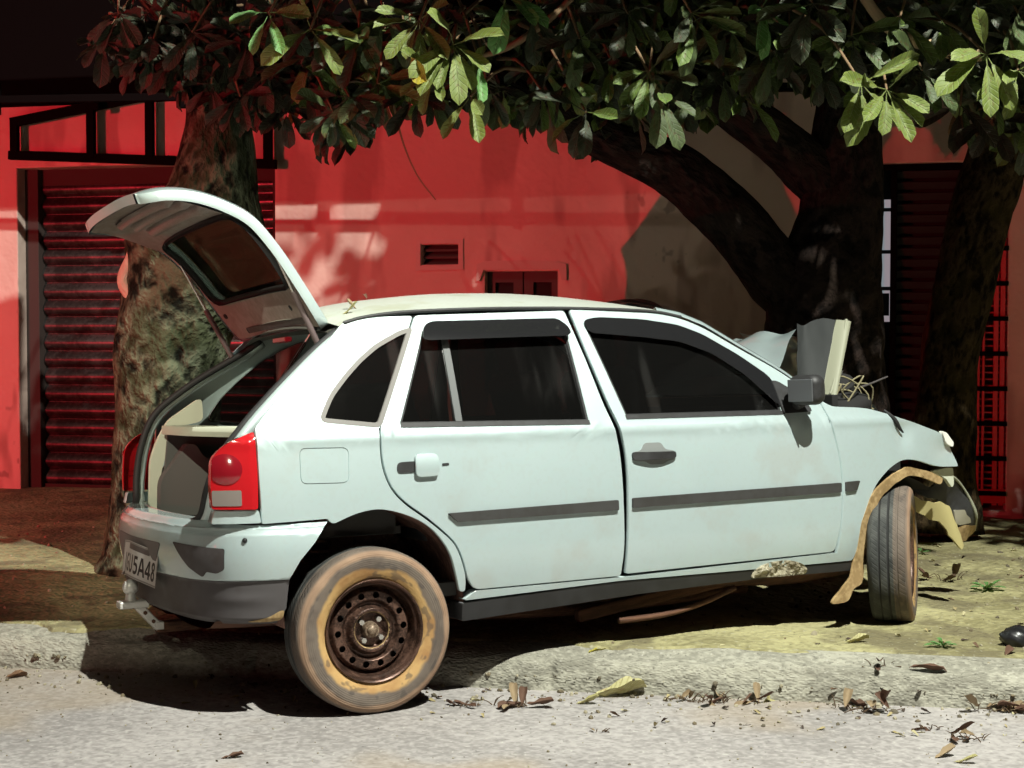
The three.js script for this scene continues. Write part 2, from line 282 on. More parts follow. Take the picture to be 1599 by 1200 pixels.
{
  const S = alongS(620, 3.6, 45), prof = [[0.05, -0.02], [0.045, 0.02], [0.036, 0.05], [0.024, 0.08], [0.006, 0.106], [-0.02, 0.122], [-0.06, 0.13], [-0.12, 0.1325], [-0.2, 0.1325]];
  const fine = []; for (let i = 0; i < prof.length - 1; i++) for (let k = 0; k < 3; k++) fine.push([lerp(prof[i][0], prof[i + 1][0], k / 3), lerp(prof[i][1], prof[i + 1][1], k / 3)]); fine.push(prof.at(-1));
  const nu = S.length - 1, nv = fine.length - 1;
  const g = gridGeo(nu, nv, (u, v) => {
    const s = S[Math.round(u * nu)], [o0, y] = fine[Math.round(v * nv)], jt = ((s + 20.35) % 1.15) - 0.5, o = o0 - 0.022 * Math.exp(-((jt / 0.016) ** 2)) * smooth(0, 0.03, y) * smooth(-0.15, -0.05, o0), k = smooth(0.01, 0.05, y), n = fbm(s / 3 + 9, (y - o) / 3 + 0.3, 36, 4, 1) - 0.5, b = fbm(s / 3 + 9, o + 0.2, 7, 3, 3) - 0.5, c = smooth(0.085, 0.125, y) * smooth(-0.13, -0.02, o);
    return kerbAt(s, o + k * (0.012 * n + 0.035 * b * (1 - smooth(0.1, 0.2, -o))), y + k * 0.006 * n - c * 0.04 * Math.max(0, b) + (y > 0.1 ? kerbY(s) - 0.13 : 0));
  });
  const uv = g.attributes.uv; for (let j = 0; j <= nv; j++) for (let i = 0; i <= nu; i++) uv.setXY(j * (nu + 1) + i, S[i] / 1.4, j / nv * 0.36);
  struct('kerb', g, M.kerb);
}
const rough = (s, t) => smooth(2.2, 3.4, s) * (1 - 0.6 * smooth(4, 6, t));
const paveY = (s, t) => kerbY(s) + 0.002 + smooth(0.15, 0.5, t) * (0.016 * (fbm(s / 4 + 5, t / 4, 8, 4, 2) - 0.5) + rough(s, t) * 0.05 * (fbm(s / 4 + 5, t / 4, 14, 4, 3) - 0.55)) - 0.008 * smooth(2.6, 3.1, s);
{
  const S = alongS(520, 4.4, 45), T = []; for (let i = 0; i <= 170; i++) T.push(0.165 + 5.4 * Math.pow(i / 170, 1.15)); T.push(9, 14);
  const nu = S.length - 1, nv = T.length - 1;
  const g = gridGeo(nu, nv, (u, v) => { const s = S[Math.round(u * nu)], t = T[Math.round(v * nv)]; const e = 1 - smooth(0.165, 0.5, t); return kerbAt(s, -t + e * 0.12 * smooth(0.3, 0.7, fbm(s / 4 + 3, 0.4, 14, 4, 2)), paveY(s, t) + 0.007 * e - (t < 0.17 ? 0.014 : 0)); });
  const uv = g.attributes.uv; for (let j = 0; j <= nv; j++) for (let i = 0; i <= nu; i++) uv.setXY(j * (nu + 1) + i, S[i] / 2.3, T[j] / 2.3);
  struct('pavement', g, M.pavement);
}
const stAt = (p) => { const d = p.clone().sub(KA); return [d.dot(KD), d.dot(KN)]; };
const groundY = (x, z) => { const [s, t] = stAt(V3(x, 0, z)); return t > 0.12 ? paveY(s, Math.max(t, 0.165)) : t > 0 ? lerp(0.11, 0.13, t / 0.12) : t > -0.05 ? 0.05 : 0; };
{                                                                     // grit and pebbles, too many to count
  const mk = (name, n, mat, place) => {
    const im = new THREE.InstancedMesh(new THREE.IcosahedronGeometry(1, 0), mat, n), o = new THREE.Object3D();
    for (let i = 0; i < n; i++) { const [x, z, r] = place(i); o.position.set(x, groundY(x, z) + r * 0.25, z); o.scale.set(r * rr(0.8, 1.5), r * rr(0.45, 0.9), r * rr(0.7, 1.2)); o.rotation.set(rr(0, 6), rr(0, 6), rr(0, 6)); o.updateMatrix(); im.setMatrixAt(i, o.matrix); im.setColorAt(i, C(...[[1, 0.95, 0.8], [0.6, 0.52, 0.4], [0.4, 0.36, 0.3], [1.3, 1.25, 1.1]][Math.floor(rnd() * 4)])); }
    im.name = name; im.userData = { kind: 'stuff', label: 'loose grit and small pebbles strewn over the street edge', category: 'gravel' }; im.castShadow = im.receiveShadow = true; scene.add(im);
  };
  mk('gravel', 3600, std(0.27, 0.25, 0.2, 0.9), (i) => {
    const gut = i % 3, s = rr(-2.5, 6), t = gut === 0 ? -0.04 - Math.abs(rr(-1, 1) * rr(0, 0.5)) : gut === 1 ? rr(0.02, 3.2) : rr(-2.2, 0);
    const p = kerbAt(s, -t, 0); return [p[0], p[2], 0.0025 + 0.009 * Math.pow(rnd(), 3) * (gut === 2 ? 0.45 : 1.15)];
  });
}
// ------------------------------------------------------------------ the house front
const house = thing('house', 'low plastered house front with roller door, vent and window behind the car, glowing red', 'house', [0, 0.13, -10.604]);
house.rotation.y = -13.5 * Math.PI / 180;
{
  const sh = new THREE.Shape([V2(-14, -0.3), V2(14, -0.3), V2(14, 6), V2(-14, 6)]);
  const hole = (a, b, c, d) => sh.holes.push(new THREE.Path([V2(a, b), V2(a, d), V2(c, d), V2(c, b)]));
  hole(-3.80, -0.02, -1.735, 2.40); hole(-0.655, 1.638, -0.378, 1.792); hole(-0.20, 0.75, 0.328, 1.602); hole(2.44, -0.02, 3.0, 2.28); hole(3.035, 0.02, 3.27, 1.9);
  part('wall', moved(new THREE.ExtrudeGeometry(sh, { depth: 0.25, bevelEnabled: true, bevelSize: 0.008, bevelThickness: 0.008, bevelSegments: 2 }), 0, 0, -0.258), M.plaster, house);
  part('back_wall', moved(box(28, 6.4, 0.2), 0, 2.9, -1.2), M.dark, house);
  // concrete awning over the whole front with a hanging rail
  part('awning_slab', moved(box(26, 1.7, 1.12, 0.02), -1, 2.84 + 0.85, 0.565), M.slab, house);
  const rail = [];
  rail.push(moved(box(9, 0.05, 0.05), 0.2, 2.66, 1.06, 0, 0, -0.02)); for (const u of [-3.3, -1.95, -0.62, 0.82, 2.2]) rail.push(moved(box(0.055, 0.22, 0.05), u, 2.74, 1.06));
  part('hanging_rail', joined(rail), M.blackMetal, house);
  // flat iron bracket over the roller door
  const bar = (a, b, w = 0.05) => { const dx = b[0] - a[0], dy = b[1] - a[1]; return moved(box(Math.hypot(dx, dy) + w, w, 0.04), (a[0] + b[0]) / 2, (a[1] + b[1]) / 2, 0.1, 0, 0, Math.atan2(dy, dx)); };
  const fr = new THREE.Group(); fr.name = 'iron_bracket'; house.add(fr);
  part('crossbar', bar([-3.74, 2.72], [-1.72, 3.02], 0.07), M.blackMetal, fr); part('crossbar', bar([-3.76, 2.475], [-1.72, 2.36], 0.065), M.blackMetal, fr);
  for (const [u, a, b] of [[-3.745, 2.475, 2.73], [-3.125, 2.44, 2.8], [-2.66, 2.42, 2.86], [-1.75, 2.37, 3]]) part('upright', moved(box(0.06, b - a, 0.045), u, (a + b) / 2, 0.1), M.blackMetal, fr);
  part('lintel_shadow_box', moved(box(2.06, 0.14, 0.06), -2.77, 2.34, -0.2), M.shutterFrame, house).name = 'lintel_shade_box';  // dark box put in as the shade below the lintel
  // roller door: curved slats
  const door = new THREE.Group(); door.name = 'roller_door'; door.position.set(-2.74, 0, -0.19); house.add(door);
  const ph = 0.1285, sl = gridGeo(1, 10, (u, v) => { const a = v * Math.PI; return [(u - 0.5) * 1.9, v * ph * 0.985, v < 0.12 || v > 0.9 ? -0.012 : 0.026 * Math.sin(clamp((v - 0.12) / 0.78, 0, 1) * Math.PI)]; }, [2, 0.15]);
  const slats = [0, 1, 2].map((k) => { const g = sl.clone(), uv = g.attributes.uv; for (let i = 0; i < uv.count; i++) uv.setXY(i, uv.getX(i) + k * 0.37, uv.getY(i) + k * 0.29); return g; });
  for (let i = 0; i < 18; i++) { const m = part('slat', slats[i % 3], M.shutter, door); m.position.y = i * ph; m.rotation.x = rr(-0.012, 0.012); m.position.z = rr(-0.003, 0.003); }
  part('bottom_bar', moved(box(1.9, 0.05, 0.05), 0, 0, 0.01), M.shutterFrame, door);
  part('guide_rail', moved(box(0.11, 2.4, 0.1), -1.0, 1.19, 0.03), M.shutterFrame, door); part('guide_rail', moved(box(0.06, 2.4, 0.1), 0.965, 1.19, 0.03), M.shutterFrame, door);
  // vent
  const ve = new THREE.Group(); ve.name = 'wall_vent'; ve.position.set(-0.517, 1.715, 0); house.add(ve);
  part('frame', panelGeo([[-0.172, -0.112], [0.172, -0.106], [0.17, 0.106], [-0.168, 0.104]], [[[-0.138, -0.077], [0.138, -0.077], [0.138, 0.077], [-0.138, 0.077]]], (x, y, d) => [x, y, 0.012 + d], { depth: 0.03 }), M.trim, ve);
  for (const y of [-0.05, 0.0, 0.05]) part('slat', moved(box(0.28, 0.018, 0.09), 0, y, -0.08, 0.5), M.darkWood, ve);
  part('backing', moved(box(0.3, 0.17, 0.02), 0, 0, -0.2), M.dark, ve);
  // window with two wooden leaves
  const wi = new THREE.Group(); wi.name = 'window'; wi.position.set(0.064, 1.2, 0); house.add(wi);
  part('surround', panelGeo([[-0.315, 0.33], [-0.31, 0.445], [-0.25, 0.465], [0, 0.47], [0.25, 0.462], [0.32, 0.44], [0.325, 0.33], [0.29, 0.33], [0.27, 0.405], [-0.262, 0.405], [-0.29, 0.33]], [], (x, y, d) => [x, y, 0.022 + d], { depth: 0.03 }), M.trim, wi);
  for (const k of [-1, 1]) {
    part('leaf_panel', panelGeo([[k * 0.005, -0.44], [k * 0.258, -0.44], [k * 0.258, 0.4], [k * 0.005, 0.4]], [[[k * 0.07, 0.13], [k * 0.2, 0.13], [k * 0.2, 0.32], [k * 0.07, 0.32]], [[k * 0.07, -0.36], [k * 0.2, -0.36], [k * 0.2, 0.05], [k * 0.07, 0.05]]], (x, y, d) => [x, y, -0.07 + d], { depth: 0.02 }), M.darkWood, wi);
  }
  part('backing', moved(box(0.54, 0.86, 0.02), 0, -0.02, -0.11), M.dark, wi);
  // louvred door on the right with a strip of small panes
  const ld = new THREE.Group(); ld.name = 'louvred_door'; ld.position.set(2.44, 0, -0.1); house.add(ld);
  for (let i = 0; i < 30; i++) part('louver', moved(box(0.42, 0.052, 0.02), 0.34, 0.12 + i * 0.072, 0, 0.45), M.louver, ld);
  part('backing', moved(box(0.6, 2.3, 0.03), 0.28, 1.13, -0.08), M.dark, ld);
  part('door_frame', joined([moved(box(0.04, 2.26, 0.08), 0.11, 1.13, 0.02), moved(box(0.03, 2.26, 0.08), 0.012, 1.13, 0.02), moved(box(0.56, 0.04, 0.08), 0.28, 2.25, 0.02)]), M.blackMetal, ld);
  const pane = new THREE.MeshStandardMaterial({ color: C(0.35, 0.4, 0.42), emissive: C(0.42, 0.5, 0.55), emissiveIntensity: 0.42, roughness: 0.3 });
  for (const [a, b] of [[1.99, 2.043], [1.715, 1.965], [1.475, 1.69]]) part('window_pane', moved(box(0.068, b - a, 0.02, 0.003), 0.062, (a + b) / 2, 0.03), pane, ld);
  part('window_pane', panelGeo([[0.026, 1.245], [0.098, 1.245], [0.098, 1.45], [0.026, 1.45]], [[[0.04, 1.285], [0.086, 1.285], [0.086, 1.432], [0.04, 1.432]]], (x, y, d) => [x, y, 0.04 + d], { depth: 0.01 }), pane, ld);
  // gate at the far right, the red light put into its colour
  const gt = new THREE.Group(); gt.name = 'barred_gate'; gt.position.set(3.03, 0, -0.05); house.add(gt);
  for (const [u, w] of [[0.205, 0.03], [0.165, 0.03], [0.09, 0.016], [0.06, 0.016], [0.03, 0.016]]) part('bar', moved(box(w, 1.78, 0.03), u, 0.95, 0.02), M.redLitGate, gt);
  for (let i = 0; i < 8; i++) part('crossbar', moved(box(0.235, 0.03, 0.03), 0.118, 0.14 + i * 0.225, 0.05), M.blackMetal, gt);
  part('mesh_panel', joined([...Array(40)].map((_, i) => moved(box(0.235, 0.012, 0.012), 0.118, 0.1 + i * 0.043, 0.0))), M.redLitGate, gt);
  part('sill_plate', moved(box(0.235, 0.09, 0.03), 0.118, 0.12, 0.03), M.redLitGate, gt);
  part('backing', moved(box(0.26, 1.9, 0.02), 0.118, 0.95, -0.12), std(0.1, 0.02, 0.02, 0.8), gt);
}
// ------------------------------------------------------------------ trees
function leafGeo(bend, fold, wide) {
  return gridGeo(4, 9, (u, v) => { const s = u * 2 - 1, w = wide * Math.pow(v, 0.55) * Math.sqrt(Math.max(0, 1 - Math.pow(v, 4.5))) * (1 - 0.25 * (1 - v)); return [v + 0.02 * Math.sin(v * 9), -bend * v * v + fold * Math.abs(s) * w * 1.2 + 0.015 * Math.sin(v * 14 + u * 4), s * w * 0.5]; });
}
const LEAVES = [leafGeo(0.18, 0.22, 0.50), leafGeo(0.34, 0.12, 0.56), leafGeo(0.05, 0.32, 0.46)];
const petiole = moved(new THREE.CylinderGeometry(0.012, 0.016, 0.22, 5), -0.1, 0, 0, 0, 0, Math.PI / 2);
for (let i = 0; i < 3; i++) LEAVES[i] = joined([LEAVES[i], petiole]);
function rosette(c, axis, n, size, droop, emit) {
  const a = axis.clone().normalize(), p = V3(a.z, 0.2, -a.x).cross(a).normalize(), q = a.clone().cross(p), o = rr(0, 6);
  for (let i = 0; i < n; i++) {
    const an = o + i * 2.4, th = rr(0.7, 1.35), dir = a.clone().multiplyScalar(Math.cos(th)).addScaledVector(p, Math.sin(th) * Math.cos(an)).addScaledVector(q, Math.sin(th) * Math.sin(an));
    dir.y -= droop * rr(0.6, 1.3); dir.normalize();
    const up = a.clone().multiplyScalar(0.8).add(V3(rr(-0.4, 0.4), 0.5, rr(-0.1, 0.5))), z = dir.clone().cross(up).normalize(), y = z.clone().cross(dir), s = size * rr(0.75, 1.15);
    emit(new THREE.Matrix4().makeBasis(dir.clone().multiplyScalar(s), y.multiplyScalar(s), z.multiplyScalar(s * rr(0.9, 1.15))).setPosition(c.clone().addScaledVector(dir, 0.05)), i);
  }
}
const lowEdge = [[100, 20], [140, 70], [200, 130], [270, 130], [300, 150], [350, 205], [380, 215], [400, 190], [430, 185], [470, 180], [520, 230], [560, 250], [600, 190], [640, 195], [700, 190], [740, 165], [780, 225], [850, 232], [880, 190], [905, 240], [950, 232], [1000, 195], [1060, 200], [1110, 205], [1150, 165], [1200, 140], [1260, 140], [1300, 175], [1330, 200], [1410, 200], [1440, 155], [1500, 190], [1560, 235], [1610, 245], [1700, 240]];
const lowAt = (x) => { for (let i = 1; i < lowEdge.length; i++) if (x <= lowEdge[i][0]) { const [a, b] = [lowEdge[i - 1], lowEdge[i]]; return lerp(a[1], b[1], clamp((x - a[0]) / (b[0] - a[0]), 0, 1)); } return 200; };
function crown(tree, hero, fill, mats, above = []) {
  const twigs = [];
  const twig = (c, r) => { const b = c.clone().add(V3(rr(-0.25, 0.25), rr(0.2, 0.5), -rr(0.3, 0.7))); twigs.push(tubeGeo([c, c.clone().lerp(b, 0.5).add(V3(0, 0.06, 0)), b], [r * 0.5, r], 5, 5)); };
  for (const [px, py, d, n, size, kind, ax] of hero) {
    const c = at(px, py, d); twig(c, 0.011);
    rosette(c, ax ? V3(...ax) : V3(rr(-0.5, 0.5), rr(-0.15, 0.35), 0.8), n, size, 0.75, (m) => {
      const mat = kind === 'y' ? M.leafYellow : kind === 'b' ? M.leafBright : kind === 'l' ? M.leaves[1] : kind === 'd' ? M.leafShadedBrown : mats[Math.floor(rnd() * mats.length)];
      const l = part('leaf', LEAVES[Math.floor(rnd() * 3)], mat, tree); l.matrixAutoUpdate = true; m.decompose(l.position, l.quaternion, l.scale);
    });
  }
  const sets = mats.map(() => [[], [], []]);
  for (const [px, py, d, n, size] of fill) {
    const c = at(px, py, d); if (rnd() < 0.3) twig(c, 0.009);
    rosette(c, V3(rr(-0.7, 0.7), rr(-0.3, 0.5), rr(-0.2, 0.9)), n, size, 0.7, (m) => sets[Math.floor(rnd() * mats.length)][Math.floor(rnd() * 3)].push(m));
  }
  for (const [x, y, z, n, size] of above) rosette(V3(x, y, z), V3(rr(-0.7, 0.7), rr(0, 0.8), rr(-0.2, 0.9)), n, size, 0.5, (m) => sets[Math.floor(rnd() * mats.length)][Math.floor(rnd() * 3)].push(m));
  sets.forEach((byShape, k) => byShape.forEach((ms, s) => { if (!ms.length) return; const im = new THREE.InstancedMesh(LEAVES[s], mats[k], ms.length); ms.forEach((m, i) => im.setMatrixAt(i, m)); im.name = 'foliage'; im.userData.kind = 'stuff'; im.castShadow = im.receiveShadow = true; tree.add(im); }));
  const t = part('twigs', joined(twigs), M.twig, tree); t.userData.kind = 'stuff';
}
const trunkOf = (list, k, jit = 0.26) => { const pts = list.map(([x, y, d]) => at(x, y, d)), rad = list.map(([, , d, r]) => r * d / FOCAL); return tubeGeo(pts, rad, k ?? 90, 44, jit, 1.0); };
const fillIn = (n, x0, x1, d0, d1, size, up) => { const a = []; while (a.length < n) { const x = rr(x0, x1), d = rr(d0, d1), y = rr(up, lowAt(x) - 50), w = at(x, y, d); if (w.x < 0.1 && w.y > 2.9) continue; a.push([x, y, d, 6 + Math.floor(rnd() * 3), size * rr(0.85, 1.15)]); } return a; };
{
  const t = thing('street_tree', 'mossy tree leaning behind the raised tailgate, left of the house window', 'tree');
  part('trunk', trunkOf([[252, 925, 7.75, 124], [255, 870, 7.75, 92], [258, 760, 7.75, 80], [262, 640, 7.75, 80], [278, 500, 7.75, 90], [312, 395, 7.75, 116], [332, 300, 7.75, 72], [342, 200, 7.75, 54], [335, 90, 7.75, 46], [330, -60, 7.75, 36], [340, -250, 7.8, 26]], 120, 0.16), M.barkLeft, t);  // swollen behind the tailgate to widen its shadow on the wall
  part('branch', trunkOf([[338, 150, 7.75, 34], [390, 90, 7.7, 26], [450, 30, 7.6, 20], [520, -60, 7.5, 14]], 40), M.barkLeft, t);
  part('branch', trunkOf([[335, 110, 7.75, 30], [270, 30, 7.8, 22], [200, -40, 7.9, 14]], 40), M.barkLeft, t);
  part('hanging_twig', tubeGeo([at(615, 165, 7.3), at(630, 225, 7.3), at(652, 275, 7.3), at(680, 312, 7.3)], [0.006, 0.004, 0.003], 20, 6), M.twig, t);
  part('peeled_bark', tubeGeo([at(214, 362, 7.62), at(204, 400, 7.6), at(191, 440, 7.6), at(207, 472, 7.6), at(199, 505, 7.62)], [0.02, 0.035, 0.04, 0.045, 0.03], 26, 10, 0.5), M.peeled, t, 'pale strip of peeled bark');
  const hero = [[185, 20, 7.4, 6, 0.19], [240, 60, 7.4, 6, 0.18], [160, 60, 7.5, 5, 0.17, 'd'], [300, 50, 7.3, 6, 0.18], [390, 60, 7.3, 6, 0.18], [375, 150, 7.3, 5, 0.17, 'd'], [330, 130, 7.4, 5, 0.16, 'd'], [430, 15, 6.9, 5, 0.20], [495, 25, 6.9, 5, 0.21], [480, 120, 7.4, 6, 0.18, 'd'], [215, 90, 7.5, 5, 0.17, 'd'], [270, 90, 7.5, 6, 0.17], [420, 110, 7.4, 6, 0.17], [445, 165, 7.5, 5, 0.17, 'd']];
  crown(t, hero, fillIn(150, 120, 520, 7.5, 8.8, 0.18, -60), [M.leafShaded, M.leafShaded, M.leafShadedBrown], []);
}
{
  const t = thing('street_tree', 'forked tree with large glossy leaves that the crumpled bonnet is pressed against', 'tree');
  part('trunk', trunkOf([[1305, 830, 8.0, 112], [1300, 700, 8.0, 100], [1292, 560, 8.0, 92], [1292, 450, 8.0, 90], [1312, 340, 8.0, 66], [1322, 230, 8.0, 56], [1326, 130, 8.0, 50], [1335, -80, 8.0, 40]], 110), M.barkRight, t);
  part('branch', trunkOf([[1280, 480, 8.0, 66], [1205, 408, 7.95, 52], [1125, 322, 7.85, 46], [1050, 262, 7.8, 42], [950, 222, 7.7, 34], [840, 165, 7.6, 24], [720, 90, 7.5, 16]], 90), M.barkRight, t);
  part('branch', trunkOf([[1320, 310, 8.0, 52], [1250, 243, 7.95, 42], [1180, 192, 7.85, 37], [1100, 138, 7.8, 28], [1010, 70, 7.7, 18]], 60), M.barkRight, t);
  part('branch', trunkOf([[1340, -30, 6.9, 9], [1362, 12, 6.85, 9], [1395, 48, 6.85, 9.5], [1450, 70, 6.95, 10], [1530, 90, 7.2, 12]], 30), std(0.36, 0.27, 0.15, 0.8), t, 'thin pale bough');
  part('branch', trunkOf([[900, -10, 7.0, 5], [850, 35, 7.0, 6], [790, 75, 7.0, 5], [740, 90, 7.0, 4]], 24), M.twig, t);
  const hero = [
    [708, 70, 6.55, 8, 0.20, 'l', [0, 0.1, 1]], [655, 30, 6.6, 7, 0.19, 'l'], [640, 85, 6.6, 1, 0.19, 'y', [-0.2, -0.6, 0.5]], [745, 85, 6.7, 1, 0.22, 'b', [0.5, -0.2, 0.6]], [735, 150, 6.6, 4, 0.18, 'l'], [680, 110, 6.6, 4, 0.18, 'l'], [420, 20, 6.6, 4, 0.2, 'b'], [485, 45, 6.6, 4, 0.2, 'l'], [790, -10, 6.8, 4, 0.21, 'b'], [600, 20, 6.9, 6, 0.2], [560, 55, 6.9, 6, 0.19], [545, 150, 7.0, 7, 0.19], [520, 175, 7.0, 6, 0.18], [590, 130, 7.0, 6, 0.18],
    [690, 5, 6.8, 5, 0.17, 'd'], [830, 20, 6.9, 6, 0.18], [845, 140, 7.0, 6, 0.18], [905, 60, 6.9, 6, 0.19], [915, 175, 6.9, 6, 0.2], [885, 120, 7.0, 6, 0.18], [955, 95, 7.1, 6, 0.17], [1015, 110, 6.9, 6, 0.19], [1030, 150, 6.9, 5, 0.18], [1080, 20, 6.8, 7, 0.2], [1075, 100, 7.1, 6, 0.19], [1130, 120, 7.1, 6, 0.19], [1140, 40, 6.9, 6, 0.18], [1190, 10, 6.8, 6, 0.19, 'b'],
    [1205, 80, 7.0, 6, 0.18], [1245, 60, 6.9, 6, 0.19], [1270, 5, 6.7, 6, 0.22], [1330, 55, 6.8, 7, 0.19], [1385, 140, 6.55, 8, 0.2, 'l', [0, 0.1, 1]], [1345, 130, 6.6, 5, 0.19, 'l'], [1440, 110, 6.7, 5, 0.18], [1405, 30, 6.8, 6, 0.19], [1470, 30, 6.9, 6, 0.19], [1485, 95, 7.0, 6, 0.18], [1540, 85, 6.55, 6, 0.22, 'l', [0, 0.1, 1]], [1590, 110, 6.6, 6, 0.21, 'l'], [1590, 20, 6.8, 6, 0.2], [1530, 10, 6.9, 6, 0.19], [1500, 165, 7.3, 5, 0.19, 'd'], [1550, 185, 7.3, 5, 0.19, 'd'], [1160, 150, 7.0, 3, 0.18], [980, 20, 6.9, 6, 0.18], [760, 130, 7.0, 5, 0.17], [650, 150, 7.1, 5, 0.17, 'd']];
  const above = [];                                                  // leaves added out of view to shade trunks and crown, clear of the car
  while (above.length < 700) { const x = rr(0.1, 4.6), z = rr(-9.4, -7.0), lo = Math.max(7.6 - 1.12 * (-2 - z) + 0.12, EYE + 0.2125 * -z + 0.12), y = rr(lo, Math.max(lo + 0.5, 4.3)); above.push([x, y, z, 7, 0.21]); }
  for (let i = 0; i < 420; i++) { const x = rr(-2.4, 4.4); above.push([x, rr(x > -1.15 && x < 0.1 ? 3.25 : x < -0.2 ? 2.85 : x > 0.9 && x < 2.6 ? 3.2 : 3.06, 4.2), rr(-6.5, -6.05), 7, 0.2]); }  // unseen shading layer, raised where front leaves should stay lit
  crown(t, hero, fillIn(620, 480, 1680, 7.2, 9.0, 0.19, -100), [M.leafShaded, M.leaves[2], M.leafShaded, M.leaves[0]], above);
}
{
  const t = thing('street_tree', 'brown leaning trunk at the far right beside the gate tinted red as if lit', 'tree');
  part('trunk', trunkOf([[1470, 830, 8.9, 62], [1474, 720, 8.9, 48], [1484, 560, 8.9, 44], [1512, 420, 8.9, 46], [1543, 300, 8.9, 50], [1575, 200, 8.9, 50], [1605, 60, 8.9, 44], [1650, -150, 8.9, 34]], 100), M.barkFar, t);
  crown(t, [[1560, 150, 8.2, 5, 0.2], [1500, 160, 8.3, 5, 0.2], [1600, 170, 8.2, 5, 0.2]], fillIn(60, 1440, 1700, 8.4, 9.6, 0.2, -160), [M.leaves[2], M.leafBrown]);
}
// ------------------------------------------------------------------ the crashed hatchback
const car = thing('hatchback_car', 'silver five door hatchback crashed against a tree, boot lid open, rear wheel off the kerb', 'car', [-0.4857, 0.0005, -5.2605]);
car.rotation.set(-3 * Math.PI / 180, 26 * Math.PI / 180, 0, 'YXZ');
const CW = 1.62;                                        // width between the widest points of the flanks
function S(x, y) {                                      // how far the flank lies inboard (negative) of its widest point
  let z = 0;
  if (y < 0.55) z -= 0.09 * ((0.55 - y) / 0.35) ** 2; else if (y < 0.97) z -= 0.03 * ((y - 0.55) / 0.42) ** 2; else z -= 0.03 + 0.40 * (y - 0.97) + 0.10 * (y - 0.97) ** 2;
  if (x < 0) { const t = -x / 0.6; z -= 0.05 * t * t + 0.15 * t ** 6; }
  if (x > 1.9) z -= 0.13 * ((x - 1.9) / 0.9) ** 2;
  const crease = Math.exp(-(((y - 0.955) / 0.018) ** 2)) * 0.004; return z + crease;     // shoulder crease
}
const right = (x, y, d) => [x, y, S(x, y) + d], left = (x, y, d) => [x, y, -CW - S(x, y) - d];
function flank(name, poly, mat, o = {}, holes = [], parent = car, both = true, label) {
  const uvs = o.uvs ?? (mat === M.glass ? 1 / 2.6 : 0.4), a = part(name, panelGeo(poly, holes, right, { uvs, ...o }), mat, parent, label);
  if (both) part(name, panelGeo(poly, holes, left, { uvs, ...o, flip: true }), mat, parent, label);
  return a;
}
const scaled = (poly, d) => offsetPoly(poly, d);
// outlines in the plane of the flank, metres from the rear wheel's foot: forwards, up
const QWIN = rounding([[-0.146, 1.022, 0.03], [0.072, 0.997, 0.02], [0.262, 1.350, 0.012], [0.213, 1.338], [0.109, 1.288], [0.035, 1.235], [-0.031, 1.176], [-0.094, 1.11]], 0.03);
const RWIN = rounding([[0.146, 1.003, 0.008], [0.906, 0.993, 0.008], [0.898, 1.33, 0.02], [0.880, 1.374, 0.02], [0.332, 1.372, 0.025], [0.306, 1.345, 0.02]], 0.02);
const FWIN = rounding([[0.981, 1.372, 0.02], [1.070, 1.008, 0.008], [1.79, 1.008, 0.01], [1.762, 1.142], [1.643, 1.232], [1.501, 1.319], [1.40, 1.357], [1.241, 1.379], [1.041, 1.387, 0.03]], 0.06);
const RDOOR = rounding([[0.287, 1.398, 0.015], [0.074, 1.005, 0.05], [0.070, 0.938], [0.072, 0.855], [0.101, 0.778], [0.151, 0.727], [0.231, 0.671], [0.293, 0.618], [0.339, 0.572], [0.366, 0.505], [0.382, 0.443], [0.410, 0.404, 0.02], [1.012, 0.410, 0.012], [1.024, 0.529], [1.026, 0.709], [1.026, 0.798], [1.021, 0.899], [1.006, 0.979], [0.984, 1.052], [0.950, 1.236], [0.911, 1.419, 0.012]], 0.05);
const FDOOR = rounding([[0.936, 1.423, 0.012], [0.969, 1.236], [1.008, 1.051], [1.031, 0.978], [1.050, 0.888], [1.054, 0.797], [1.046, 0.617], [1.034, 0.416, 0.012], [2.005, 0.438, 0.02], [2.032, 0.545], [2.048, 0.673], [2.046, 0.802], [2.022, 0.932], [1.982, 1.05, 0.02], [1.862, 1.148], [1.808, 1.183], [1.652, 1.272], [1.526, 1.350], [1.432, 1.389], [1.327, 1.409], [1.006, 1.421]], 0.05);
const ARCH = [[0.336, 0.458], [0.311, 0.551], [0.24, 0.641], [0.149, 0.689], [0.043, 0.715], [-0.04, 0.701], [-0.123, 0.668]];
const QUARTER = [...rounding([[0.004, 1.373, 0.02], [-0.105, 1.264], [-0.208, 1.172], [-0.29, 1.092], [-0.37, 1.006, 0.01], [-0.368, 0.84], [-0.364, 0.681, 0.004], [-0.142, 0.688, 0.004], [-0.123, 0.668, 0.02], ...ARCH.slice(0, -1).reverse(), [0.352, 0.40, 0.01], [0.372, 0.40, 0.01], [0.372, 0.450], [0.355, 0.512], [0.328, 0.574], [0.285, 0.614], [0.223, 0.665], [0.143, 0.721], [0.092, 0.775], [0.063, 0.853], [0.061, 0.938], [0.065, 1.006], [0.276, 1.397, 0.015], [0.14, 1.392]], 0.05)];
const FUEL = rounding([[-0.229, 0.932], [-0.052, 0.929], [-0.058, 0.806], [-0.23, 0.808]], 0.025);
flank('rear_quarter_panel', QUARTER, M.paint, {}, [scaled(QWIN, 0.004), FUEL]);
part('fuel_flap', panelGeo(scaled(FUEL, -0.0028), [], right, { uvs: 0.4, depth: 0.012 }), M.paint, car);
flank('rear_door', RDOOR, M.paint, {}, [RWIN]);
flank('front_door', FDOOR, M.paint, {}, [FWIN]);
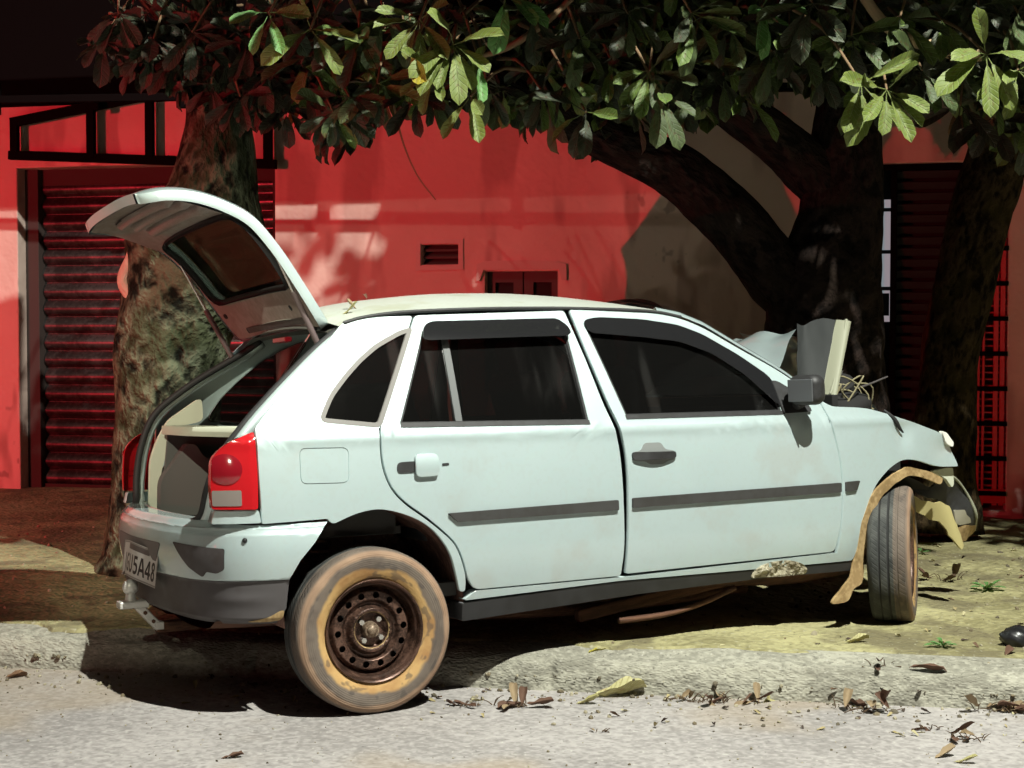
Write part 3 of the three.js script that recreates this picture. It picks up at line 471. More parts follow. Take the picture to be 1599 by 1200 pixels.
const FENDER = rounding([[1.990, 1.052, 0.01], [2.04, 1.022], [2.146, 1.017], [2.23, 1.011], [2.318, 0.990], [2.49, 0.945], [2.671, 0.893], [2.742, 0.836], [2.768, 0.748, 0.01], [2.62, 0.752], [2.49, 0.788], [2.40, 0.795], [2.320, 0.764], [2.228, 0.698], [2.165, 0.589], [2.132, 0.46], [2.106, 0.396, 0.01], [2.016, 0.402, 0.01], [2.041, 0.545], [2.057, 0.673], [2.055, 0.802], [2.031, 0.933]], 0.06);
part('front_wing', panelGeo(FENDER, [], (x, y, d) => [x, y, S(x, y) + d - 0.012 * Math.exp(-(((x - 2.42) / 0.05) ** 2 + ((y - 0.9) / 0.06) ** 2)) - 0.02 * smooth(2.55, 2.8, x) * (0.5 + 0.5 * Math.sin(y * 40))], { uvs: 0.4, L: 0.035 }), M.paint, car);
part('front_wing', panelGeo(FENDER.map(([x, y]) => [Math.min(x, 2.32 + 0.1 * (y - 0.8)), y]).filter((p, i, a) => !i || Math.hypot(p[0] - a[i - 1][0], p[1] - a[i - 1][1]) > 1e-4), [], left, { uvs: 0.4, flip: true }), M.paint, car);
flank('lower_corner_panel', rounding([[-0.508, 0.729], [-0.52, 0.684], [-0.368, 0.684], [-0.374, 0.727]], 0.008), M.paint, { depth: 0.05 });
M.crust = std(1, 1, 1, 0.95, { map: dirtyMap([0.20, 0.17, 0.11], [0.44, 0.40, 0.29], 9, 2) });
flank('sill_panel', rounding([[0.372, 0.366], [0.412, 0.398], [1.02, 0.404], [2.010, 0.432], [2.104, 0.394], [1.671, 0.392], [1.016, 0.391]], 0.01), M.paint, { depth: 0.06 });
flank('sill_trim', rounding([[0.368, 0.356], [1.016, 0.386], [1.671, 0.387], [2.104, 0.388], [2.107, 0.352], [1.675, 0.352], [1.107, 0.332], [0.374, 0.288]], 0.008), M.blackPlastic, { depth: 0.16, off: -0.004 });
part('sill_dent', panelGeo(rounding([[1.60, 0.355], [1.63, 0.40], [1.70, 0.418], [1.79, 0.418], [1.86, 0.395], [1.88, 0.355]], 0.04), [], (x, y, d) => [x, y, S(x, y) + d + 0.035 * (fbm(x * 1.3, y * 1.3, 30, 4, 2) - 0.6)], { off: 0.010, L: 0.012, depth: 0.03 }), M.crust, car, 'scraped pale dent in the sill');
// windows
flank('side_glass', scaled(QWIN, 0.006), M.glass, { off: -0.010, depth: 0.004 });
part('window_seal', panelGeo(scaled(QWIN, 0.004), [scaled(QWIN, -0.012)], right, { off: 0.001, depth: 0.014 }), std(0.16, 0.15, 0.14, 0.6), car);
for (const [w, nm] of [[RWIN, 'rear'], [FWIN, 'front']]) {
  flank('side_glass', scaled(w, 0.006), M.glass, { off: -0.014, depth: 0.004 });
  part('window_seal', panelGeo(scaled(w, 0.001), [scaled(w, -0.008)], right, { off: -0.004, depth: 0.012 }), M.rubber, car);
}
part('window_divider', panelGeo([[0.376, 1.36], [0.366, 0.995], [0.392, 0.995], [0.402, 1.36]], [], right, { off: -0.006, depth: 0.012 }), std(0.075, 0.08, 0.08, 0.45), car);
part('belt_strip', panelGeo([[0.148, 0.992], [0.908, 0.982], [0.906, 0.998], [0.15, 1.008]], [], right, { off: 0.003, depth: 0.012 }), M.blackPlastic, car);
part('belt_strip', panelGeo([[1.068, 0.997], [1.80, 0.997], [1.80, 1.012], [1.066, 1.012]], [], right, { off: 0.003, depth: 0.012 }), M.blackPlastic, car);
const visorLift = (x, y, d) => [x, y, S(x, y) + d + 0.012 + 0.022 * smooth(1.40, 1.30, y)];
part('rain_visor', panelGeo(rounding([[0.285, 1.309], [0.300, 1.354], [0.335, 1.376], [0.868, 1.389], [0.900, 1.359], [0.905, 1.332], [0.884, 1.320], [0.309, 1.304]], 0.02), [], visorLift, { depth: 0.004, L: 0.03 }), M.visor, car);
const frontVisor = (x, y, d) => [x, y, S(x, y) + d + 0.010];
part('rain_visor', panelGeo(rounding([[0.976, 1.380], [0.994, 1.332], [1.221, 1.314], [1.392, 1.295], [1.527, 1.246], [1.654, 1.160], [1.770, 1.04], [1.80, 1.03], [1.772, 1.148], [1.648, 1.240], [1.503, 1.326], [1.4, 1.364], [1.241, 1.386], [1.041, 1.394]], 0.03), [], frontVisor, { depth: 0.004, L: 0.03 }), M.visor, car);
// mouldings and handles
M.moulding = std(0.042, 0.041, 0.04, 0.55, { map: dirtyMap([0.75, 0.72, 0.68], [1, 1, 1], 6, 2) });
for (const poly of [[[0.305, 0.683], [0.999, 0.696], [0.999, 0.658], [0.341, 0.650]], [[1.062, 0.700], [2.038, 0.714], [2.036, 0.676], [1.060, 0.663]], [[2.064, 0.716], [2.138, 0.718], [2.117, 0.680], [2.062, 0.677]]])
  part('side_moulding', panelGeo(rounding(poly, 0.006), [], right, { off: 0.012, depth: 0.013 }), M.moulding, car);
{
  const rh = new THREE.Group(); rh.name = 'door_handle'; car.add(rh);
  part('recess', panelGeo(rounding([[0.12, 0.832], [0.20, 0.834], [0.20, 0.872], [0.122, 0.870]], 0.018), [], right, { off: 0.004, depth: 0.006 }), M.blackPlastic, rh);
  part('flap', panelGeo(rounding([[0.186, 0.816], [0.276, 0.818], [0.274, 0.898], [0.188, 0.897]], 0.022), [], (x, y, d) => [x, y, S(x, y) + d + 0.008 * Math.cos((y - 0.857) * 30)], { off: 0.012, depth: 0.014, L: 0.02, uvs: 0.4 }), M.paint, rh);
  part('keyhole', panelGeo(rounding([[0.293, 0.851], [0.320, 0.852], [0.320, 0.861], [0.293, 0.860]], 0.004), [], right, { off: 0.002, depth: 0.003 }), M.rubber, rh);
  const fh = new THREE.Group(); fh.name = 'door_handle'; car.add(fh);
  part('cup', panelGeo(rounding([[1.075, 0.838], [1.13, 0.835], [1.15, 0.822], [1.21, 0.822], [1.23, 0.834], [1.262, 0.838], [1.264, 0.872], [1.22, 0.878], [1.205, 0.905], [1.13, 0.905], [1.115, 0.876], [1.077, 0.872]], 0.014), [], right, { off: 0.003, depth: 0.005 }), std(0.22, 0.235, 0.23, 0.5), fh);
  part('grip', panelGeo(rounding([[1.073, 0.841], [1.264, 0.843], [1.266, 0.869], [1.073, 0.872]], 0.013), [], (x, y, d) => [x, y, S(x, y) + d + 0.016 * Math.sin(clamp((x - 1.07) / 0.195, 0, 1) * Math.PI)], { off: 0.01, depth: 0.012, L: 0.02 }), M.blackPlastic, fh);
}
{
  const m = new THREE.Group(); m.name = 'door_mirror'; car.add(m);
  part('base', panelGeo(rounding([[1.79, 1.00], [1.93, 1.005], [1.90, 1.07], [1.80, 1.13], [1.775, 1.135]], 0.015), [], right, { off: 0.014, depth: 0.02 }), M.blackPlastic, m);
  const hz = S(1.85, 1.09) + 0.125;
  part('housing', moved(new RoundedBoxGeometry(0.085, 0.12, 0.15, 5, 0.038), 1.845, 1.092, hz, 0, 0.30, 0.04), M.blackPlastic, m);
  part('mirror_glass', moved(box(0.006, 0.088, 0.118, 0.02), 1.845 - 0.043 * Math.cos(0.3), 1.090, hz + 0.043 * Math.sin(0.3), 0, 0.30, 0.04), std(0.16, 0.17, 0.18, 0.3, { metalness: 0.4 }), m);
  part('stalk', tubeGeo([[1.86, 1.03, S(1.86, 1.03)], [1.85, 1.05, hz - 0.04]], [0.022, 0.026], 6, 10), M.blackPlastic, m);
}
// roof, pillars, windscreen
const RAIL = [[-0.02, 1.358], [0.004, 1.373], [0.065, 1.390], [0.198, 1.410], [0.492, 1.426], [0.797, 1.432], [1.006, 1.431], [1.327, 1.419], [1.434, 1.399], [1.533, 1.359], [1.659, 1.280], [1.814, 1.187], [1.87, 1.149], [1.985, 1.055]];
const railY = (x) => { for (let i = 1; i < RAIL.length; i++) if (x <= RAIL[i][0]) { const [a, b] = [RAIL[i - 1], RAIL[i]]; return lerp(a[1], b[1], clamp((x - a[0]) / (b[0] - a[0]), 0, 1)); } return RAIL.at(-1)[1]; };
const ZC = -CW / 2, roofPt = (u, w, d = 0) => {           // w from -1 (left) to 1 (right)
  const x0 = lerp(-0.015 - 0.05 * (1 - w * w), 1.37 + 0.13 * (1 - w * w), u), xr = lerp(-0.015, 1.37, u), y = railY(xr), half = -ZC + S(xr, y);
  const cr = 0.092 * (0.55 + 0.45 * Math.sin(Math.PI * clamp(u * 1.05, 0, 1))), e = Math.abs(w);
  return [x0, y + cr * (1 - Math.pow(e, 2.6)) - 0.004 - d - 0.02 * smooth(0.85, 1.15, u) * (1 - w * w), ZC + half * w];
};
part('roof_panel', gridGeo(48, 40, (u, v) => roofPt(u, Math.sin((v - 0.5) * Math.PI)), [0.6, 0.6]), M.paintRoof, car);
part('headliner', gridGeo(20, 16, (u, v) => roofPt(u * 0.98, (v - 0.5) * 1.9, 0.035)), std(0.2, 0.2, 0.19, 0.95), car);
for (const sd of [1, -1]) {
  const zz = (x, y) => (sd > 0 ? S(x, y) : -CW - S(x, y));
  part('drip_rail', tubeGeo(RAIL.slice(1, 9).map(([x, y]) => [x, y - 0.004, zz(x, y) + sd * 0.001]), [0.007], 50, 8), sd > 0 ? M.blackPlastic : M.paint, car);
  part('windscreen_pillar', gridGeo(30, 4, (u, v) => { const x = lerp(1.33, 1.985, u), y = railY(x), n = v - 0.5; return [x + 0.03 * v, y + 0.012 * Math.sin(v * Math.PI) + 0.014 * v, zz(x, y) - sd * 0.075 * v]; }), M.paint, car);
}
part('windscreen', gridGeo(20, 20, (u, v) => { const x = lerp(1.37, 2.0, u), w = (v - 0.5) * 2, y = railY(x), half = -ZC + S(x, y) - 0.06; return [x + 0.03 + 0.10 * (1 - w * w), y + 0.02 + 0.075 * (1 - w * w) * (1 - u), ZC + half * w]; }), M.glass, car);
// rear aperture: channel, seal, trim
const APER = [[0.03, 1.352, -0.245], [-0.105, 1.252, -0.205], [-0.29, 1.085, -0.165], [-0.37, 1.0, -0.16], [-0.44, 0.90, -0.185], [-0.475, 0.80, -0.215], [-0.49, 0.70, -0.26], [-0.51, 0.665, -0.38], [-0.525, 0.652, -0.81], [-0.51, 0.655, -1.26], [-0.47, 0.70, -1.385], [-0.457, 0.80, -1.425], [-0.43, 0.93, -1.435], [-0.376, 1.045, -1.44], [-0.238, 1.161, -1.42], [0.015, 1.315, -1.375], [0.06, 1.352, -1.345]];
part('aperture_frame', tubeGeo(APER.map(([x, y, z], i) => [x - 0.004, y - 0.004, i < 7 ? z + 0.018 : i > 9 ? z - 0.035 : z]), [0.022], 120, 10), M.paint, car);
part('aperture_seal', tubeGeo(APER.map(([x, y, z]) => [x - 0.024, y + 0.004, z]), [0.014], 140, 10), M.rubber, car);
const inner = (z) => (x, y, d) => [x, y, z + d];
part('boot_trim', panelGeo(rounding([[-0.211, 1.122], [-0.356, 1.026], [-0.404, 0.94], [-0.432, 0.861], [-0.44, 0.676], [-0.423, 0.645], [-0.20, 0.64], [-0.20, 0.66], [-0.342, 0.675], [-0.392, 0.71], [-0.390, 0.806], [-0.357, 0.912], [-0.366, 0.99], [-0.205, 1.019]], 0.03), [], inner(-1.385), { depth: 0.03 }), M.cream, car, 'pale trim inside the boot');
part('boot_trim', panelGeo([[-0.40, 0.62], [-0.36, 0.98], [0.2, 1.0], [0.2, 0.60]], [], inner(-1.36), { depth: 0.02 }), M.carpet, car);
part('boot_trim', panelGeo(rounding([[-0.41, 0.64], [-0.405, 0.78], [-0.30, 0.93], [-0.27, 0.925], [-0.24, 0.865], [0.10, 0.86], [0.10, 0.62]], 0.03), [], (x, y, d) => [x, y, -1.24 + d - 0.08 * smooth(-0.2, -0.42, x)], { depth: 0.12 }), M.carpet, car);
part('boot_trim', panelGeo([[-0.46, 0.62], [-0.36, 0.98], [0.2, 1.0], [0.2, 0.60]], [], inner(-0.24), { depth: 0.02 }), M.carpet, car);
part('boot_floor', moved(box(0.72, 0.03, 1.14), -0.14, 0.615, ZC), M.carpet, car);
part('sill_plate', moved(box(0.07, 0.035, 0.95, 0.012), -0.475, 0.655, ZC), M.blackPlastic, car);
part('parcel_shelf', panelGeo(rounding([[-0.39, -1.37, 0.03], [-0.42, -0.81], [-0.375, -0.24, 0.03], [0.05, -0.24], [0.05, -1.37]], 0.1), [], (x, z, d) => [x, 1.005 + d - 0.02 * smooth(-0.3, 0, x), z], { depth: 0.035, flip: true, L: 0.08 }), M.cream, car);
// cabin
part('floor_pan', moved(box(2.15, 0.05, 1.4), 1.05, 0.40, ZC), M.carpet, car);
const seat = (x, z, w) => joined([moved(new RoundedBoxGeometry(0.5, 0.16, w, 3, 0.06), x + 0.1, 0.62, z, 0, 0, 0.12), moved(new RoundedBoxGeometry(0.13, 0.62, w * 0.96, 3, 0.05), x - 0.2, 0.90, z, 0, 0, 0.28), moved(new RoundedBoxGeometry(0.09, 0.17, 0.26, 3, 0.04), x - 0.29, 1.27, z, 0, 0, 0.2)]);
part('seat', seat(1.45, -0.45, 0.5), M.fabric, car); part('seat', seat(1.45, -1.17, 0.5), M.fabric, car);
part('rear_bench', joined([moved(new RoundedBoxGeometry(0.5, 0.16, 1.28, 3, 0.06), 0.62, 0.60, ZC, 0, 0, 0.12), moved(new RoundedBoxGeometry(0.14, 0.6, 1.26, 3, 0.05), 0.27, 0.86, ZC, 0, 0, 0.3)]), M.fabric, car);
part('dashboard', moved(new RoundedBoxGeometry(0.4, 0.3, 1.36, 3, 0.08), 1.95, 0.88, ZC), M.blackPlastic, car);
part('steering_wheel', moved(new THREE.TorusGeometry(0.18, 0.016, 10, 36), 1.72, 0.98, -1.17, 0, Math.PI / 2, 0.3), M.blackPlastic, car);
part('firewall', moved(box(0.03, 0.7, 1.36), 2.12, 0.72, ZC), M.dark, car);
// underside and wheel wells
part('underbody', gridGeo(40, 20, (u, v) => { const x = lerp(-0.5, 2.25, u), w = (v - 0.5) * 2; return [x, 0.345 - 0.07 * (1 - w ** 6) * (0.6 + 0.4 * Math.sin(u * 9)) + 0.03 * fbm(u, v, 9, 3, 1) - 0.02, ZC + 0.66 * w]; }, [2, 1]), M.under, car);
part('exhaust_pipe', tubeGeo([[1.9, 0.25, -0.5], [1.2, 0.235, -0.42], [0.6, 0.25, -0.45], [0.42, 0.27, -0.5]], [0.022], 30, 10), M.rust, car);
part('under_rail', moved(box(0.7, 0.05, 0.05, 0.012), 1.32, 0.275, -0.30, 0, 0, 0.13), M.under, car);
part('under_rail', tubeGeo([[1.05, 0.228, -0.10], [1.25, 0.236, -0.10], [1.42, 0.262, -0.11], [1.6, 0.31, -0.13]], [0.012], 20, 8), M.rust, car);
M.wellRedLit = std(1, 1, 1, 0.8, { map: dirtyMap([0.10, 0.05, 0.04], [0.30, 0.16, 0.12], 8, 2) });  // red light inside the rear arch put into the well's colour
const well = (cx, cy, r) => gridGeo(28, 6, (u, v) => { const a = cx < 1 ? -0.15 + u * (Math.PI + 0.3) : 0.9 + u * (Math.PI - 0.75); return [cx + r * Math.cos(a), cy + r * Math.sin(a) + 0.006 * Math.sin(u * 60) * smooth(0.5, 1, u), lerp(-0.05, -0.52, v)]; });
for (const [cx, cy, r] of [[0.045, 0.37, 0.335], [2.34, 0.40, 0.33]]) {
  const m = cx < 1 ? M.wellRedLit : M.dark;
  part('wheel_well', joined([well(cx, cy, r), moved(new THREE.CircleGeometry(cx < 1 ? r + 0.06 : r - 0.08, 30, 0, Math.PI), cx, cy, -0.5)]), m, car);
  part('wheel_well', joined([well(cx, cy, r), moved(new THREE.CircleGeometry(r + 0.04, 30, 0, Math.PI), cx, cy, -0.5)]).applyMatrix4(new THREE.Matrix4().makeScale(1, 1, -1).setPosition(0, 0, -CW)), m, car);
}
part('spring', tubeGeo([...Array(60)].map((_, i) => { const a = i / 60 * Math.PI * 10; return [-0.10 + 0.06 * Math.cos(a), 0.50 + i / 60 * 0.2, -0.33 + 0.06 * Math.sin(a)]; }), [0.008], 200, 6), M.rust, car);
// wheels
M.hub = std(1, 1, 1, 0.5, { metalness: 0.4, map: dirtyMap([0.10, 0.06, 0.04], [0.34, 0.26, 0.18], 9, 3) });
const TP = (() => { const p = [[0.172, 0.052], [0.182, 0.066], [0.20, 0.076], [0.225, 0.084], [0.250, 0.0865], [0.268, 0.083], [0.279, 0.075], [0.2855, 0.062], [0.288, 0.03]]; return [...p, [0.2885, 0], ...p.slice().reverse().map(([r, w]) => [r, -w])]; })();
const tpAt = (t) => { const k = t * (TP.length - 1), a = Math.min(TP.length - 2, Math.floor(k)); return [lerp(TP[a][0], TP[a + 1][0], k - a), lerp(TP[a][1], TP[a + 1][1], k - a)]; };
const tyreMap = tex(1024, 256, (u, v) => {
  const [r, w] = tpAt(clamp(v, 0, 1)), n = fbm(u, v * 0.3, 24, 4, 1), b = fbm(u, v * 0.2, 6, 3, 3);
  let c = mix3([0.030, 0.032, 0.031], [0.075, 0.078, 0.072], smooth(0.3, 0.7, n));
  if (w > 0.02) {
    c = mix3(c, mix3([0.10, 0.075, 0.06], [0.20, 0.15, 0.115], n), 0.75);
    const ring = smooth(0.226, 0.211, r + 0.022 * (n - 0.5) + 0.03 * (fbm(u, v * 0.1, 10, 4, 2) - 0.5)), edge = smooth(0.250, 0.262, r + 0.02 * (b - 0.5) + 0.012 * (n - 0.5)) * smooth(0.284, 0.274, r);
    c = mix3(c, mix3([0.33, 0.17, 0.06], [0.56, 0.36, 0.14], smooth(0.25, 0.75, 0.5 * b + 0.5 * n)), ring * 0.95); c = mix3(c, [0.06, 0.05, 0.045], 0.6 * smooth(0.62, 0.75, fbm(u, v * 0.6, 30, 3, 4)));
    c = mix3(c, mix3([0.24, 0.14, 0.085], [0.42, 0.27, 0.17], n), edge * (0.55 + 0.4 * b));
  } else if (r > 0.283) { const gr = Math.abs(((w + 0.09) / 0.036) % 1 - 0.5); if (gr < 0.09) c = [0.012, 0.012, 0.012]; }
  return c;
}, true);
const tyreBump = tex(1024, 256, (u, v) => { const [r, w] = tpAt(clamp(v, 0, 1)); if (r > 0.283) { const gr = Math.abs(((w + 0.09) / 0.036) % 1 - 0.5), sip = Math.abs((u * 90 + w * 40) % 1); return gr < 0.1 ? 0.1 : 0.7 + 0.2 * (sip > 0.85 ? -1 : 0); } return 0.5 + 0.15 * 0.35 * Math.sin(r * 900) * (r > 0.225 ? 1 : 0) + 0.2 * (fbm(u, v, 40, 3, 2) - 0.5); });
M.tyre = new THREE.MeshStandardMaterial({ map: tyreMap, bumpMap: tyreBump, bumpScale: 0.006, roughness: 0.85, ...DS });
const tyreG = gridGeo(96, 54, (u, v) => { const [r, w] = tpAt(v), a = -u * Math.PI * 2; return [r * Math.cos(a), r * Math.sin(a), w]; });
{ const n = tyreG.attributes.normal; for (let j = 0; j <= 54; j++) { const a = j * 97, b = a + 96; n.setXYZ(b, n.getX(a), n.getY(a), n.getZ(a)); } }
const rimProf = [[0.176, 0.066], [0.181, 0.072], [0.178, 0.076], [0.171, 0.070], [0.166, 0.052], [0.160, 0.044], [0.154, 0.02], [0.148, 0.010]];
const rimLip = gridGeo(72, 28, (u, v) => { const k = v * (rimProf.length - 1), a = Math.min(rimProf.length - 2, Math.floor(k)), r = lerp(rimProf[a][0], rimProf[a + 1][0], k - a), w = lerp(rimProf[a][1], rimProf[a + 1][1], k - a), t = u * Math.PI * 2; return [r * Math.cos(t), r * Math.sin(t), w]; }, [3, 0.4]);
const circle = (cx, cy, r, n = 14) => [...Array(n)].map((_, i) => [cx + r * Math.cos(i / n * 2 * Math.PI), cy + r * Math.sin(i / n * 2 * Math.PI)]);
const discZ = (r) => 0.008 + 0.026 * smooth(0.150, 0.135, r) - 0.020 * smooth(0.108, 0.094, r) + 0.030 * smooth(0.088, 0.074, r) - 0.030 * smooth(0.066, 0.058, r);
const disc = panelGeo(circle(0, 0, 0.150, 60), [...Array(14)].map((_, i) => circle(0.122 * Math.cos(i / 14 * 6.2832 + 0.2), 0.122 * Math.sin(i / 14 * 6.2832 + 0.2), 0.0125, 10)), (x, y, d) => [x, y, discZ(Math.hypot(x, y)) + d], { L: 0.012, depth: 0.006, uvs: 3 });
function wheel(pos, turn, spin) {
  const w = new THREE.Group(); w.name = 'wheel'; w.position.set(...pos); w.rotation.set(0, turn, spin, 'YXZ'); car.add(w);
  part('tyre', tyreG, M.tyre, w); part('rim', joined([rimLip, disc]), M.steelRim, w);
  part('wheel_back', new THREE.CylinderGeometry(0.165, 0.165, 0.1, 40).rotateX(Math.PI / 2).translate(0, 0, -0.045), M.dark, w);
  part('hub', joined([new THREE.CylinderGeometry(0.026, 0.03, 0.03, 20).rotateX(Math.PI / 2).translate(0, 0, 0.030), new THREE.SphereGeometry(0.02, 14, 10).scale(1, 1, 0.7).translate(0, 0, 0.045)]), M.hub, w);
  part('hub_ring', new THREE.TorusGeometry(0.0665, 0.004, 8, 40).translate(0, 0, 0.037), M.clay, w);
  for (let i = 0; i < 4; i++) part('wheel_bolt', new THREE.CylinderGeometry(0.010, 0.011, 0.026, 6).rotateX(Math.PI / 2).translate(0.045 * Math.cos(i * 1.571 + 0.6), 0.045 * Math.sin(i * 1.571 + 0.6), 0.026), M.chrome, w);
  return w;
}
wheel([0.026, 0.288, -0.087], 0, 0.3); wheel([2.39, 0.395, -0.115], 46 * Math.PI / 180, 1.1); wheel([0.03, 0.50, -1.52], Math.PI, 0.2); wheel([2.365, 0.49, -1.5], Math.PI + 0.6, 0.9);
// rear bumper
M.galvanised = std(0.62, 0.60, 0.56, 0.42, { metalness: 0.35 });
const halfPlan = [[-0.125, 0.004], [-0.26, -0.018], [-0.38, -0.05], [-0.468, -0.11], [-0.53, -0.215], [-0.57, -0.38], [-0.592, -0.59], [-0.60, -0.81]];
const PLAN = new THREE.CatmullRomCurve3([...halfPlan, ...halfPlan.slice(0, -1).reverse().map(([x, z]) => [x, -CW - z])].map(([x, z]) => V3(x, 0, z)), false, 'centripetal'), PL = PLAN.getLength();
PLAN.arcLengthDivisions = 600;
const bumpE = (t) => (t < 0.365 ? -0.06 * ((0.365 - t) / 0.035) ** 2 : 0.010 * smooth(0.365, 0.5, t)) + 0.008 * smooth(0.484, 0.492, t) + 0.010 * Math.sin(clamp((t - 0.49) / 0.16, 0, 1) * Math.PI) - 0.008 * smooth(0.64, 0.668, t) - Math.max(0, t - 0.668);
const bumper = (s, t, d) => {
  const u = clamp(s / PL, 0, 1), p = PLAN.getPointAt(u), g = PLAN.getTangentAt(u), o = bumpE(t) + d + 0.006 * Math.exp(-(((s - 0.32) / 0.09) ** 2 + ((t - 0.425) / 0.02) ** 2));
  return [p.x + g.z * o, t <= 0.668 ? t : 0.668 + 0.022 * smooth(0.668, 0.70, t), p.z - g.x * o];
};
const sOf = (x) => { for (let i = 0; i < 400; i++) { const s = i / 400 * PL / 2; if (PLAN.getPointAt(s / PL).x <= x) return s; } return PL / 2; };
const s0 = sOf(-0.142), s1 = sOf(-0.276), mir = (l) => [...l, ...l.map(([s, t]) => [PL - s, t]).reverse()];
part('rear_bumper', panelGeo(mir([[s1, 0.490], [sOf(-0.24), 0.555], [sOf(-0.19), 0.612], [s0, 0.683], [sOf(-0.37), 0.680], [sOf(-0.43), 0.682], [sOf(-0.505), 0.700], [sOf(-0.53), 0.755]]).map((p) => p), [], bumper, { L: 0.035, uvs: 0.4, flip: false, depth: 0.012 }), M.paint, car);
part('bumper_valance', panelGeo(mir([[sOf(-0.32), 0.338], [sOf(-0.288), 0.392], [s1, 0.488]]), [], bumper, { L: 0.035, uvs: 0.6, depth: 0.012 }), M.greyPlastic, car);
part('bumper_mud', panelGeo(rounding([[sOf(-0.30), 0.352], [sOf(-0.292), 0.386], [sOf(-0.31), 0.384], [sOf(-0.35), 0.362], [sOf(-0.42), 0.348], [sOf(-0.36), 0.345]], 0.02), [], bumper, { L: 0.02, off: 0.003, depth: 0 }), M.clay, car, 'dried orange mud on the bumper corner');
const PATCH = rounding([[sOf(-0.462), 0.600], [sOf(-0.464), 0.530], [sOf(-0.482), 0.515], [sOf(-0.505), 0.520], [sOf(-0.515), 0.500], [sOf(-0.54), 0.530], [sOf(-0.566), 0.612]], 0.008);
part('bumper_recess', panelGeo(PATCH, [], bumper, { off: 0.003, L: 0.03, depth: 0.01 }), M.greyPlastic, car, 'dark plastic showing where the paint has torn off');
part('bumper_recess', panelGeo(rounding([[PL / 2 - 0.34, 0.60], [PL / 2 + 0.36, 0.60], [PL / 2 + 0.30, 0.49], [PL / 2 - 0.26, 0.49]], 0.02), [], bumper, { off: 0.0025, L: 0.03, depth: 0.01 }), std(0.13, 0.11, 0.105, 0.7), car);
part('parking_sensor', new THREE.SphereGeometry(0.009, 12, 8).translate(...bumper(sOf(-0.41), 0.628, 0.002)), M.rubber, car);
{
  const cv = document.createElement('canvas'); cv.width = 512; cv.height = 168; const x = cv.getContext('2d');
  x.fillStyle = '#b9b4b0'; x.fillRect(0, 0, 512, 168); x.fillStyle = '#59504f'; x.fillRect(120, 10, 270, 26);
  x.strokeStyle = '#7d7673'; x.lineWidth = 7; x.strokeRect(6, 6, 500, 156);
  x.fillStyle = '#241c1c'; x.font = 'bold 118px sans-serif'; x.textAlign = 'center'; x.textBaseline = 'middle'; x.save(); x.translate(256, 102); x.scale(0.92, 1.02); x.fillText('JGU5A48', 0, 0); x.restore();
  const t = new THREE.CanvasTexture(cv); t.colorSpace = THREE.SRGBColorSpace;
  const pl = part('licence_plate', gridGeo(12, 4, (u, v) => [(u - 0.5) * 0.40, (v - 0.5) * 0.13 + 0.006 * Math.sin(u * 5), 0.02 * Math.sin(u * 3.6) ** 2]), new THREE.MeshStandardMaterial({ map: t, roughness: 0.5, metalness: 0.1, ...DS }), car);
  pl.position.set(-0.633, 0.512, -0.69); pl.rotation.set(-0.12, -Math.PI / 2 + 0.10, -0.03, 'YXZ');
  part('plate_bracket', moved(box(0.02, 0.05, 0.24), -0.607, 0.545, -0.74), M.blackPlastic, car);
}
{
  const h = new THREE.Group(); h.name = 'tow_hitch'; car.add(h);
  part('tow_ball', joined([new THREE.SphereGeometry(0.03, 20, 14).translate(-0.648, 0.412, -0.8), new THREE.CylinderGeometry(0.015, 0.024, 0.05, 14).translate(-0.648, 0.375, -0.8)]), M.galvanised, h);
  part('hitch_plate', moved(box(0.11, 0.028, 0.07, 0.006), -0.640, 0.348, -0.8), M.galvanised, h);
  part('hitch_bar', joined([moved(box(0.13, 0.032, 0.05, 0.006), -0.588, 0.302, -0.8, 0, 0, -0.85), moved(box(0.03, 0.03, 0.055), -0.545, 0.262, -0.8)]), M.galvanised, h);
  part('hitch_tube', moved(box(0.16, 0.04, 0.05, 0.006), -0.475, 0.255, -0.8), M.rust, h);
  for (const k of [0, 1]) part('bolt', new THREE.CylinderGeometry(0.008, 0.008, 0.06, 6).rotateX(Math.PI / 2).translate(-0.60 + k * 0.03, 0.315 - k * 0.034, -0.8), M.rust, h);
}
// tail lamps
for (const lift of [right, left]) {
  const fl = lift === left, g = new THREE.Group(); g.name = 'tail_lamp'; car.add(g);
  const bulge = (x, y, d) => lift(x, y, d + 0.012 * smooth(-0.37, -0.40, x) * smooth(0.985, 0.95, y - 0.04 * smooth(-0.4, -0.5, x)));
  part('lens', panelGeo(rounding([[-0.378, 0.992, 0.006], [-0.452, 0.965], [-0.495, 0.932], [-0.516, 0.900], [-0.522, 0.811], [-0.520, 0.734, 0.01], [-0.378, 0.731, 0.01], [-0.374, 0.855]], 0.03), [], bulge, { off: 0.004, L: 0.02, depth: 0.03, flip: fl }), M.lampRed, g);
  part('brake_lens', panelGeo(circle(-0.478, 0.868, 0.052, 30).map(([x, y]) => [clamp(x, -0.517, 1), y]), [], (x, y, d) => bulge(x, y, d + 0.010 * (1 - ((x + 0.478) / 0.055) ** 2 - ((y - 0.868) / 0.055) ** 2)), { off: 0.006, L: 0.015, depth: 0.008, flip: fl }), M.lampDark, g);
  part('reverse_lens', panelGeo(rounding([[-0.519, 0.745], [-0.432, 0.744], [-0.432, 0.797], [-0.520, 0.797]], 0.006), [], bulge, { off: 0.007, L: 0.02, depth: 0.008, flip: fl }), M.lampGrey, g);
}
